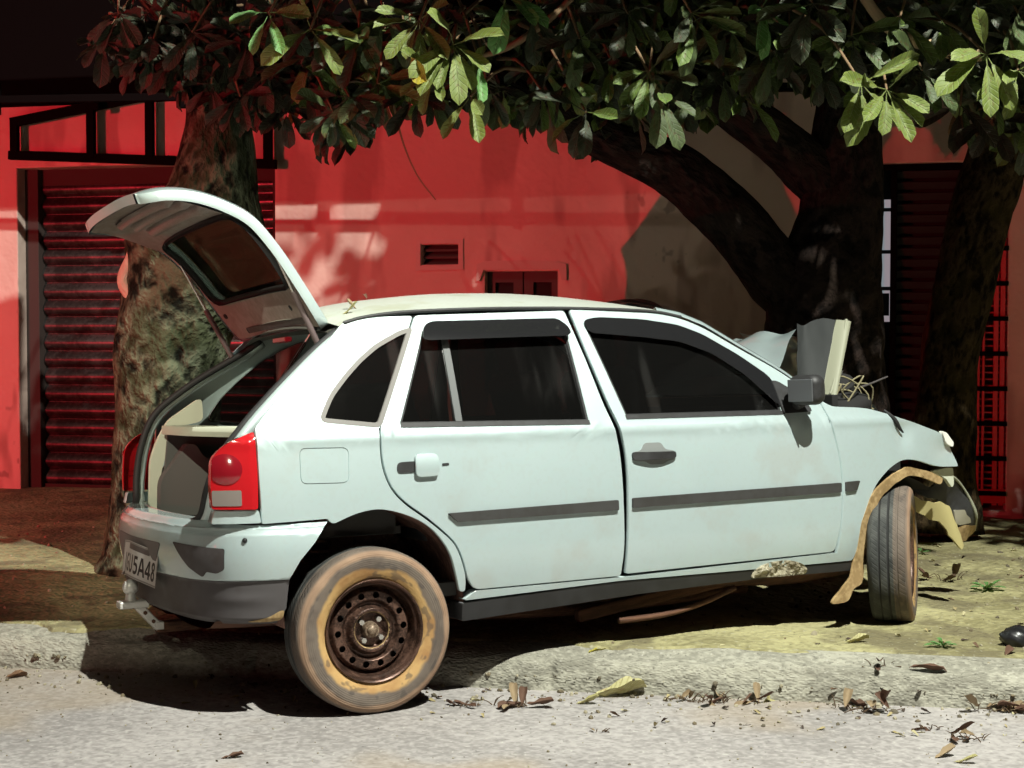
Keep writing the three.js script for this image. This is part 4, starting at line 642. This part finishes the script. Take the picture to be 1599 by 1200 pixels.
// raised tailgate
{
  const tg = new THREE.Group(); tg.name = 'tailgate'; car.add(tg);
  const C2 = new THREE.CatmullRomCurve3([[-0.005, 1.375], [-0.10, 1.525], [-0.20, 1.672], [-0.295, 1.775], [-0.40, 1.828], [-0.52, 1.858], [-0.62, 1.856], [-0.70, 1.83]].map(([x, y]) => V3(x, y, 0)), false, 'centripetal'), TL = C2.getLength();
  const lift = (u, z, d) => { const t = clamp(u / TL, 0, 1), p = C2.getPointAt(t), g = C2.getTangentAt(t), w = Math.abs((z + CW / 2) / 0.62), o = d - 0.05 * Math.pow(w, 5) + 0.012 * (1 - w * w); return [p.x + g.y * o, p.y - g.x * o, z]; };
  const out = rounding([[0, -0.28, 0.05], [0.10, -0.25], [0.52, -0.20, 0.1], [TL - 0.1, -0.235, 0.12], [TL, -0.30, 0.1], [TL, -1.32, 0.1], [TL - 0.1, -1.385, 0.12], [0.52, -1.42, 0.1], [0.10, -1.37], [0, -1.34, 0.05]], 0.08);
  const pane = rounding([[0.185, -0.305], [0.565, -0.262], [0.565, -1.358], [0.185, -1.315]], 0.08);
  part('outer_skin', panelGeo(out, [scaled(pane, 0.02)], lift, { L: 0.035, depth: 0.036, uvs: 0.4 }), M.paint, tg);
  part('inner_frame', panelGeo(scaled(out, -0.012), [pane], (u, z, d) => lift(u, z, d - 0.036 - 0.012 * smooth(0.5, 0.55, u) * Math.sin(clamp((u - 0.52) / 0.3, 0, 1) * Math.PI)), { L: 0.03, depth: -0.02 + 0.02, uvs: 1 }), M.innerPaint, tg);
  part('pane_rim', panelGeo(scaled(pane, 0.002), [scaled(pane, -0.016)], (u, z, d) => lift(u, z, d - 0.039), { L: 0.04, depth: 0.02 }), M.rubber, tg);
  part('rear_window', panelGeo(scaled(pane, 0.015), [], lift, { off: -0.022, L: 0.05, depth: 0.005 }), phy(0.035, 0.04, 0.03, 0.05, { transmission: 1, thickness: 0 }), tg);
  for (const [u, w] of [[0.645, 0.03], [0.72, 0.026], [0.79, 0.022]]) part('pressed_rib', gridGeo(30, 8, (a, b) => { const z = lerp(-0.36, -1.24, a), an = b * Math.PI, p = lift(u + w * Math.cos(an), z, -0.044 - 0.03 * Math.sin(an) * smooth(0, 0.06, a) * smooth(1, 0.94, a)); return p; }), M.innerPaint, tg);
  part('latch_opening', panelGeo(rounding([[0.76, -1.17], [0.82, -1.19], [0.825, -1.10], [0.78, -1.09]], 0.015), [], lift, { off: -0.048, depth: 0.002, L: 0.03 }), M.dark, tg);
  for (const [u, z] of [[0.10, -0.55], [0.11, -0.40], [0.28, -1.345], [0.40, -1.355], [0.13, -1.32]]) part('grommet', panelGeo(circle(u, z, 0.012, 10), [], lift, { off: -0.037, depth: 0.002 }), M.dark, tg);
  part('hinge_trim', panelGeo(rounding([[0.03, -0.42], [0.055, -0.42], [0.055, -1.2], [0.03, -1.2]], 0.008), [], lift, { off: -0.038, L: 0.05, depth: 0.004 }), M.greyPlastic, tg);
  part('third_brake_lamp', moved(box(0.03, 0.02, 0.16), -0.035, 1.335, ZC), M.lampDark, tg);
  for (const [a, b] of [[[-0.268, 1.715, -0.275], [-0.055, 1.272, -0.285]], [[-0.305, 1.70, -1.375], [-0.078, 1.29, -1.385]]]) {
    const A = V3(...a), B = V3(...b), m = A.clone().lerp(B, 0.52), s = new THREE.Group(); s.name = 'gas_strut'; car.add(s);
    part('rod', tubeGeo([A, A.clone().lerp(B, 0.25), m], [0.006], 4, 8), M.chrome, s); part('cylinder', tubeGeo([m, m.clone().lerp(B, 0.5), B], [0.011], 4, 10), std(0.11, 0.08, 0.08, 0.5), s);
  }
}
M.lip = std(0.25, 0.255, 0.185, 0.6);
// smashed front: bonnet, loose wing liner, torn bumper
const facets = (pts, tris, th) => { const pos = [], idx = []; for (const t of tris) for (const k of t) { idx.push(pos.length / 3); pos.push(...pts[k]); } const uv = []; for (let i = 0; i < pos.length; i += 3) uv.push(pos[i] * 0.4, pos[i + 2] * 0.4); return geoOf(pos, idx, uv); };
const crumple = (nu, nv, corner, amp, k) => gridGeo(nu, nv, (u, v) => { const p = corner(u, v), n = fbm(u * 0.6 + k, v * 0.6, 6, 3, 2) - 0.5; return [p[0] + amp * n, p[1] + amp * 1.2 * (fbm(u * 0.6, v * 0.6 + k, 5, 3, 4) - 0.5), p[2] + amp * n * 0.6]; }, [0.4, 0.4]);
const quad = (a, b, c, d) => (u, v) => [0, 1, 2].map((i) => lerp(lerp(a[i], b[i], u), lerp(d[i], c[i], u), v));
part('bonnet', crumple(24, 16, (u, v) => { const z = lerp(-0.30, -1.35, v), q = quad([1.93, 1.075, -0.3], [2.265, 1.362, -0.585], [2.40, 1.36, -1.25], [1.95, 1.09, -1.35])(u, v); q[1] += 0.035 * Math.sin(u * Math.PI) - 0.012 * Math.sin(v * 9) * u; return q; }, 0.010, 0.2), M.paint, car, 'buckled rear half of the bonnet');
part('bonnet', crumple(24, 16, quad([2.42, 1.34, -0.72], [2.78, 0.96, -0.62], [2.75, 1.0, -1.3], [2.42, 1.36, -1.25]), 0.05, 0.7), M.paint, car, 'front half of the bonnet folded down');
part('bonnet_flap', crumple(16, 12, (u, v) => { const q = quad([2.275, 1.385, -0.585], [2.435, 1.402, -0.50], [2.235, 1.070, -0.34], [2.12, 1.12, -0.385])(u, v); q[2] -= 0.05 * Math.sin(u * 3.14) * (1 - v * 0.5); q[1] -= 0.012 * Math.sin(u * 6.3) * (1 - v); return q; }, 0.012, 0.4), std(0.016, 0.018, 0.018, 0.75), car, 'dark underside of the folded bonnet corner');
part('bonnet_edge', panelGeo([[0, 0], [1, 0], [1, 1], [0, 1]], [], (u, v, d) => { const a = quad([2.425, 1.402, -0.50], [2.475, 1.392, -0.46], [2.262, 1.068, -0.30], [2.225, 1.072, -0.35])(u, v); a[2] += 0.02 * Math.sin(u * Math.PI) + d; return a; }, { L: 0.2, depth: 0.006 }), M.lip, car, 'pale folded lip of the bonnet');
part('bonnet_edge', tubeGeo([[2.452, 1.40, -0.465], [2.37, 1.25, -0.40], [2.24, 1.072, -0.315]], [0.007], 14, 8), M.lip, car);
part('liner_flange', panelGeo(rounding([[1.962, 0.227], [2.02, 0.282], [2.089, 0.33], [2.117, 0.408], [2.140, 0.543], [2.205, 0.665], [2.327, 0.735], [2.431, 0.762], [2.56, 0.738], [2.65, 0.70], [2.63, 0.675], [2.54, 0.706], [2.431, 0.728], [2.345, 0.700], [2.245, 0.638], [2.185, 0.535], [2.160, 0.40], [2.158, 0.345], [2.130, 0.290], [2.085, 0.285], [2.06, 0.235]], 0.03).map(([x, y]) => [x + 0.006 * (fbm(x, y, 20, 3, 2) - 0.5), y + 0.010 * (fbm(x, y, 24, 3, 4) - 0.5)]), [], (x, y, d) => [x, y, S(x, Math.max(y, 0.4)) + 0.004 + d + 0.02 * smooth(0.4, 0.25, y) + 0.014 * (fbm(x * 0.7, y * 0.7, 14, 3, 1) - 0.5)], { L: 0.03, depth: 0.015 }), M.clay, car, 'mud coloured edge of the loose wheel arch liner');
part('arch_liner', gridGeo(24, 6, (u, v) => { const a = 1.2 + u * 1.75; return [2.40 + 0.335 * Math.cos(a), 0.42 + 0.315 * Math.sin(a) + 0.012 * Math.sin(u * 22), lerp(-0.06, -0.45, v)]; }), M.blackPlastic, car);
const jag = (poly, amp, step) => { const out = []; poly.forEach((a, i) => { const b = poly[(i + 1) % poly.length], l = Math.hypot(b[0] - a[0], b[1] - a[1]), n = Math.max(1, Math.round(l / step)); for (let k = 0; k < n; k++) { const t = k / n, o = k ? amp * rr(-1, 1) : amp * 0.3 * rr(-1, 1); out.push([lerp(a[0], b[0], t) - (b[1] - a[1]) / l * o, lerp(a[1], b[1], t) + (b[0] - a[0]) / l * o]); } }); return out; };
const tornLift = (x, y, d) => [x, y, -0.24 + d + 0.02 * Math.sin((x - y) * 16) + 0.03 * (fbm(x * 0.5, y * 0.5, 12, 3, 2) - 0.5) - 0.06 * smooth(0.6, 0.4, y)];
part('torn_bumper', panelGeo(jag([[2.60, 0.66], [2.70, 0.655], [2.752, 0.713], [2.80, 0.70], [2.863, 0.672], [2.923, 0.606], [2.965, 0.52], [3.003, 0.445], [2.954, 0.405], [2.90, 0.41], [2.86, 0.455], [2.78, 0.53], [2.74, 0.60], [2.66, 0.62]], 0.007, 0.022), [], tornLift, { L: 0.025, depth: 0.012 }), M.blackPlastic, car, 'torn black end of the front bumper');
part('torn_bumper', panelGeo(jag([[2.865, 0.46], [2.90, 0.408], [2.955, 0.402], [3.002, 0.446], [2.985, 0.47], [2.93, 0.478]], 0.007, 0.022), [], tornLift, { off: 0.008, L: 0.02, depth: 0.01 }), M.clay, car);
part('torn_bumper', panelGeo(jag([[2.855, 0.545], [2.90, 0.545], [2.945, 0.485], [2.90, 0.478], [2.86, 0.49]], 0.007, 0.022), [], tornLift, { off: 0.010, L: 0.02, depth: 0.01 }), std(0.26, 0.24, 0.18, 0.6), car);
part('torn_edge', tubeGeo([[2.752, 0.713], [2.80, 0.702], [2.863, 0.674], [2.923, 0.608], [2.965, 0.522], [3.003, 0.447]].map(([x, y]) => tornLift(x, y, 0.004)), [0.006, 0.008, 0.005, 0.008, 0.004], 30, 6), M.lip, car);
part('torn_liner', panelGeo(jag([[2.595, 0.63], [2.64, 0.60], [2.70, 0.595], [2.745, 0.575], [2.80, 0.47], [2.83, 0.40], [2.805, 0.382], [2.765, 0.43], [2.72, 0.49], [2.66, 0.535], [2.60, 0.565]], 0.007, 0.022), [], (x, y, d) => [x, y, -0.20 + d + 0.04 * Math.sin(x * 24 + y * 9)], { L: 0.025, depth: 0.01 }), std(0.44, 0.38, 0.17, 0.75), car, 'yellowed torn plastic liner');
part('bumper_end', panelGeo(rounding([[2.62, 0.735], [2.70, 0.742], [2.765, 0.742], [2.765, 0.67], [2.75, 0.655], [2.71, 0.695]], 0.01), [], (x, y, d) => [x, y, S(x, y) - 0.03 + d], { L: 0.03, depth: 0.02 }), M.cream, car);
part('headlamp_shard', panelGeo(rounding([[2.665, 0.905], [2.70, 0.895], [2.745, 0.850], [2.735, 0.832], [2.69, 0.85]], 0.01), [], (x, y, d) => [x, y, S(x, y) + 0.006 + d], { L: 0.02, depth: 0.02 }), phy(0.75, 0.75, 0.7, 0.12, { clearcoat: 1 }), car);
part('wing_seam', tubeGeo([[2.33, 1.0, S(2.33, 0.99) - 0.01], [2.365, 0.965, S(2.36, 0.96) + 0.002], [2.395, 0.925, S(2.39, 0.92) + 0.002], [2.415, 0.905, S(2.41, 0.9)]], [0.006, 0.009, 0.004], 14, 8), M.rubber, car, 'split in the bent wing');
part('engine', joined([moved(new RoundedBoxGeometry(0.5, 0.4, 0.8, 3, 0.05), 2.50, 0.72, -0.85), moved(new RoundedBoxGeometry(0.2, 0.2, 0.25, 3, 0.04), 2.42, 0.98, -0.5, 0.3, 0.4, 0.2), moved(new THREE.CylinderGeometry(0.07, 0.07, 0.16, 18), 2.47, 1.06, -0.55, 0.5, 0, 0.4)]), M.dark, car);
{ const w = []; for (let i = 0; i < 18; i++) { const a = [2.30 + rr(0, 0.2), 1.0, -0.38 - rr(0, 0.25)]; w.push(tubeGeo([a, [a[0] + rr(-0.06, 0.1), 1.05 + rr(0, 0.11), a[2] + rr(-0.05, 0.05)], [a[0] + rr(0, 0.18), 1.04 + rr(-0.02, 0.08), a[2] + rr(-0.05, 0.05)], [a[0] + rr(0.05, 0.22), 1.0, a[2] + rr(-0.08, 0.02)]], [0.004], 18, 6)); } const p = part('wiring', joined(w), std(0.24, 0.21, 0.12, 0.7), car); p.userData.kind = 'stuff'; }
part('wiper_arm', tubeGeo([[2.40, 1.08, -0.5], [2.55, 1.10, -0.5], [2.72, 1.145, -0.52]], [0.008, 0.004], 10, 6), M.greyPlastic, car);
part('bent_bracket', panelGeo(rounding([[2.40, 1.16], [2.44, 1.185], [2.475, 1.175], [2.46, 1.155]], 0.008), [], (x, y, d) => [x, y, -0.52 + d], { depth: 0.006 }), M.chrome, car);
car.updateMatrixWorld(true);
// ------------------------------------------------------------------ litter on the ground
function dryLeaf(k) { let g = leafGeo(-0.35 + 0.2 * (k % 3), 0.35, 0.5 + 0.1 * (k % 2)); const p = g.attributes.position; for (let i = 0; i < p.count; i++) { const x = p.getX(i), z = p.getZ(i); p.setY(i, p.getY(i) + 0.10 * (fbm(x * 0.8 + k * 0.31, z + 0.5, 6, 3, k % 5) - 0.5) + 0.25 * z * z * 4 * (k % 2 ? 1 : -0.4)); } g.computeVertexNormals(); g.computeBoundingBox(); g.translate(0, -g.boundingBox.min.y, 0); return g; }
const DRY = [0, 1, 2, 3, 4, 5].map(dryLeaf);
function fallen(px, py, y, size, k, mat, turn, label, name = 'fallen_leaf', tilt = 0) {
  const p = onGround(px, py, y); p.y = groundY(p.x, p.z) + 0.001;
  const m = solo(name, DRY[k % 6], mat, label, 'leaf', [p.x, p.y, p.z]); m.scale.setScalar(size); m.rotation.set(tilt, turn, 0, 'YXZ'); return m;
}
function clump(px, py, y, w, n, mats, label, name = 'leaf_clump', cat = 'dead leaves') {
  const p = onGround(px, py, y); p.y = groundY(p.x, p.z); const t = thing(name, label, cat, [p.x, p.y, p.z]);
  for (let i = 0; i < n; i++) { const m = part('leaf', DRY[Math.floor(rnd() * 6)], mats[Math.floor(rnd() * mats.length)], t); m.scale.setScalar(w * rr(0.35, 0.6)); m.position.set(rr(-0.4, 0.4) * w, rr(0, 0.12) * w, rr(-0.2, 0.2) * w); m.rotation.set(rr(-0.6, 0.6), rr(0, 6), rr(-0.6, 0.6)); }
  const st = []; for (let i = 0; i < n * 3; i++) { const a = [rr(-0.5, 0.5) * w, 0.004, rr(-0.2, 0.2) * w], b = [a[0] + rr(-0.3, 0.3) * w, rr(0.02, 0.25) * w, a[2] + rr(-0.15, 0.15) * w]; st.push(tubeGeo([a, [(a[0] + b[0]) / 2, b[1] * 0.8, (a[2] + b[2]) / 2], b], [0.0022, 0.001], 4, 4)); }
  const s = part('stalks', joined(st), M.leafBrownDark, t); s.userData.kind = 'stuff'; return t;
}
M.leafBrownDark = std(0.09, 0.055, 0.03, 0.9);
const tan = std(0.26, 0.19, 0.11, 0.85), brown = std(0.10, 0.05, 0.03, 0.85);
fallen(925, 1090, 0, 0.20, 1, M.leafDry, 0.15, 'largest pale yellow fallen leaf, in the gutter below the front door');
fallen(918, 1072, 0, 0.09, 2, M.leafYellow, 0.6, 'small bright yellow leaf behind the largest fallen leaf');
fallen(900, 1100, 0, 0.08, 3, M.leafDry, -0.1, 'narrow dry leaf in front of the largest yellow leaf');
fallen(1192, 1098, 0, 0.12, 4, M.leafDry, 1.0, 'pale curled leaf leaning on the kerb beside the brown clump', 'fallen_leaf', 0.9);
fallen(1182, 1046, 0.1, 0.10, 5, brown, 1.4, 'brown curled leaf standing upright on the kerb top', 'fallen_leaf', 1.2);
fallen(1137, 1088, 0, 0.12, 0, brown, 1.6, 'dark red brown leaf standing on edge against the kerb', 'fallen_leaf', 1.3);
fallen(1320, 1003, 0.13, 0.10, 1, M.leafDry, 0.2, 'pale flat leaf in front of the turned front wheel');
fallen(1420, 1040, 0.13, 0.13, 2, brown, -0.3, 'dark dry leaf lying on the pavement right of the front wheel');
fallen(1460, 1185, 0, 0.08, 3, tan, 0.4, 'pale brown leaf at the bottom right of the road');
fallen(1490, 1192, 0, 0.07, 0, M.leafDry, -0.2, 'pale leaf at the bottom edge, rightmost on the road');
fallen(345, 1186, 0, 0.07, 4, brown, 0.3, 'small brown leaf alone on the road at the bottom left');
fallen(8, 1062, 0, 0.09, 5, M.leafBrown, 0.8, 'reddish brown leaf at the far left foot of the kerb');
fallen(1570, 1024, 0.13, 0.09, 1, brown, 0.9, 'brown leaf beside the black bag at the right edge');
clump(730, 1104, 0, 0.10, 3, [brown], 'small dark brown tuft of dead leaf just right of the rear wheel');
clump(800, 1104, 0, 0.16, 5, [brown, tan], 'long brown clump of dead leaves in the road right of the rear wheel');
clump(1115, 1098, 0, 0.16, 5, [brown, tan], 'dark clump of dead leaves and stalks against the kerb, left of the pale curled leaf');
clump(1160, 1100, 0, 0.14, 4, [tan, brown], 'loose clump of stalks in the gutter under the brown curled leaf');
clump(1062, 1095, 0, 0.11, 3, [tan, M.leafDry], 'pale tangle of dry leaf at the kerb foot, right of the largest yellow leaf');
clump(1352, 1112, 0, 0.20, 6, [tan, brown], 'wide tan clump of dry leaves in the gutter below the front wheel');
clump(1560, 1112, 0, 0.17, 6, [brown, tan], 'brown clump of dead leaves at the kerb foot near the right edge');
clump(1512, 1158, 0, 0.15, 4, [brown, tan], 'reddish tuft of dead leaves on the road, lower right');
clump(1450, 1140, 0, 0.09, 3, [brown], 'small reddish tuft on the road left of the lower right clump');
clump(1385, 1036, 0.13, 0.12, 3, [tan, brown], 'flat dry leaves in a crack of the pavement edge');
clump(940, 1145, 0, 0.07, 2, [tan], 'small withered twig on the road below the largest yellow leaf');
clump(1475, 905, 0.13, 0.2, 4, [brown, M.leafBrownDark], 'dark leaf litter behind the turned front wheel');
for (const [px, py, label, w] of [[1473, 1012, 'small bright green seedling nearest the front wheel', 0.075], [1543, 922, 'bright green seedling farther back on the pavement', 0.085], [1440, 865, 'tiny dull green seedling under the torn bumper', 0.05]]) {
  const p = onGround(px, py, 0.13); p.y = groundY(p.x, p.z) - 0.003; const t = thing('seedling', label, 'plant', [p.x, p.y, p.z]);
  for (let i = 0; i < 8; i++) { const m = part('leaf', LEAVES[i % 3], M.leafBright, t); m.scale.setScalar(w * rr(0.6, 1)); m.rotation.set(0, i * 0.8 + rr(-0.2, 0.2), rr(0.25, 0.8), 'YXZ'); m.position.y = 0.012; }
  part('stem', tubeGeo([[0, 0, 0], [0.003, 0.015, 0], [0, 0.03, 0]], [0.003], 4, 5), M.twig, t);
}
{ // black plastic bag
  const p = onGround(1592, 1000, 0.13), g = new THREE.SphereGeometry(1, 40, 28), a = g.attributes.position;
  for (let i = 0; i < a.count; i++) { const v = V3(a.getX(i), a.getY(i), a.getZ(i)), k = 1 + 0.5 * (fbm(v.x * 0.25 + 0.5 + v.y * 0.2, v.z * 0.25 + 0.5, 6, 4, 2) - 0.5); a.setXYZ(i, v.x * k * 0.075, Math.max(0, v.y * 0.05 * k + 0.03), v.z * k * 0.06); }
  g.computeVertexNormals(); solo('rubbish_bag', g, phy(0.012, 0.012, 0.013, 0.35, {}), 'crumpled black plastic bag on the pavement at the right edge', 'bag', [p.x, groundY(p.x, p.z), p.z]);
}
{ // scattered small dry bits, uncountable
  const im = new THREE.InstancedMesh(DRY[1], std(1, 1, 1, 0.9), 520), o = new THREE.Object3D();
  for (let i = 0; i < 520; i++) { const s = rr(0.6, 5.5), t = i % 3 ? rr(0.15, 3.2) : rr(-0.5, 0.0), p = kerbAt(s, -t, 0), w = rr(0.012, 0.045); o.position.set(p[0], groundY(p[0], p[2]), p[2]); o.scale.set(w, w * 0.8, w); o.rotation.set(rr(-0.3, 0.3), rr(0, 6), rr(-0.3, 0.3)); o.updateMatrix(); im.setMatrixAt(i, o.matrix); im.setColorAt(i, C(...[[0.12, 0.07, 0.04], [0.34, 0.28, 0.14], [0.06, 0.04, 0.03], [0.42, 0.38, 0.22]][Math.floor(rnd() * 4)])); }
  im.name = 'leaf_litter'; im.userData = { kind: 'stuff', label: 'scattered crumbs of dry leaf on the pavement right of the car', category: 'litter' }; im.castShadow = im.receiveShadow = true; scene.add(im);
}
for (const [x, y, z, s, k, mat, label] of [[0.045, 1.405, -0.33, 0.07, 0, M.leafDry, 'dry leaf lying on the rear corner of the car roof'], [0.12, 1.43, -0.38, 0.05, 3, tan, 'curled brown leaf on the roof beside the raised tailgate hinge'], [0.30, 1.492, -0.75, 0.04, 2, brown, 'dark scrap of leaf in the middle of the car roof']]) {
  const p = car.localToWorld(V3(x, y, z)), m = solo('fallen_leaf', DRY[k], mat, label, 'leaf', [p.x, p.y, p.z]); m.scale.setScalar(s); m.rotation.set(0.2, k, 0.4);
}
// ------------------------------------------------------------------ the lamps that light the street, and one added light (outside the frame)
function streetLamp(head, base, power, color, label, aim, cone = 1.25, soft = 0.4) {
  const t = thing('street_lamp', label, 'street lamp', [base[0], base[1], base[2]]);
  const h = V3(head[0] - base[0], head[1] - base[1], head[2] - base[2]), dir = V3(h.x, 0, h.z).normalize();
  part('pole', tubeGeo([[0, 0, 0], [0, h.y * 0.6, 0], [0, h.y - 0.3, 0]], [0.09, 0.075, 0.06], 12, 14), M.greyPlastic, t);
  part('arm', tubeGeo([[0, h.y - 0.32, 0], [h.x * 0.3, h.y + 0.12, h.z * 0.3], [h.x - dir.x * 0.1, h.y + 0.2, h.z - dir.z * 0.1]], [0.045, 0.035], 14, 10), M.greyPlastic, t);
  part('lamp_housing', moved(box(0.5, 0.12, 0.34, 0.04), h.x, h.y + 0.2, h.z, 0, Math.atan2(dir.x, dir.z)), M.greyPlastic, t);
  part('lamp_lens', new THREE.SphereGeometry(0.11, 20, 14).scale(1, 0.8, 1).translate(h.x, h.y, h.z), new THREE.MeshStandardMaterial({ color: C(0.8, 0.8, 0.7), emissive: color, emissiveIntensity: 20 }), t);
  const l = new THREE.SpotLight(color, power, 0, cone, soft, 2); l.position.copy(h); l.castShadow = true; l.shadow.radius = 3; l.shadow.mapSize.set(2048, 2048);
  if (aim) l.target.position.set(aim[0] - base[0], aim[1] - base[1], aim[2] - base[2]); else l.target.position.set(h.x * 0.5 + dir.x * 1, 0, h.z + dir.z * 3); t.add(l, l.target); return l;
}
streetLamp(LAMP_A, [LAMP_A[0] + 0.3, 0, 1.6], POWER_A, C(0.98, 1, 0.9), 'tall street lamp standing across the road behind the viewer');
streetLamp(LAMP_B, [LAMP_B[0] - 0.4, 0.13, -7.4], POWER_B, C(1, 0.9, 0.72), 'tall street lamp on the pavement beyond the left edge', [-3.9, 0.8, -11.2], 0.60, 1);
{
  const t = thing('warning_beacon', 'red warning beacon glowing on a short post at the roadside beyond the left edge', 'beacon', [RED[0], 0, RED[2]]);
  part('post', tubeGeo([[0, 0, 0], [0, 0.7, 0], [0, RED[1] - 0.14, 0]], [0.04, 0.035], 6, 10), M.blackMetal, t);
  part('foot', new THREE.CylinderGeometry(0.2, 0.26, 0.06, 20).translate(0, 0.03, 0), M.rubber, t);
  part('beacon_lens', new THREE.SphereGeometry(0.12, 20, 14).translate(0, RED[1], 0), new THREE.MeshStandardMaterial({ color: C(0.5, 0.02, 0.02), emissive: C(1, 0.05, 0.06), emissiveIntensity: 20 }), t);
  const l = new THREE.SpotLight(C(1, 0.03, 0.055), POWER_RED, 0, 0.62, 0.95, 2); l.position.set(0, RED[1], 0); l.target.position.set(5.2, 2.6, -9.1); l.castShadow = true; l.shadow.radius = 1.2; t.add(l, l.target);   // the beam of a turning beacon
}
{
  const t = thing('added_floodlight', 'floodlight on a mast put in behind the viewer to brighten the open boot', 'added_floodlight', [ADDED_FLOOD[0], 0, ADDED_FLOOD[2]]);
  part('mast', tubeGeo([[0, 0.5, 0], [0, 1.5, 0], [0, ADDED_FLOOD[1] - 0.1, 0]], [0.022], 6, 8), M.blackMetal, t);
  for (let i = 0; i < 3; i++) part('leg', tubeGeo([[0, 0.75, 0], [0.3 * Math.cos(i * 2.1), 0.3, 0.3 * Math.sin(i * 2.1)], [0.5 * Math.cos(i * 2.1), 0.01, 0.5 * Math.sin(i * 2.1)]], [0.014], 6, 6), M.blackMetal, t);
  part('lamp_lens', new THREE.SphereGeometry(0.09, 18, 12).translate(0, ADDED_FLOOD[1], 0), new THREE.MeshStandardMaterial({ color: C(0.8, 0.8, 0.7), emissive: C(1, 0.97, 0.8), emissiveIntensity: 10 }), t);
  const l = new THREE.SpotLight(C(1, 0.97, 0.76), POWER_ADDED_FLOOD, 0, 0.15, 0.8, 2); l.position.set(0, ADDED_FLOOD[1], 0); l.target.position.set(-1.28 - ADDED_FLOOD[0], 1.38, -6.2 - ADDED_FLOOD[2]); l.castShadow = true; l.shadow.radius = 3; t.add(l, l.target);  // narrow spot added to brighten boot, bumper and left trunk
}
scene.add(camera);
renderer.render(scene, camera);
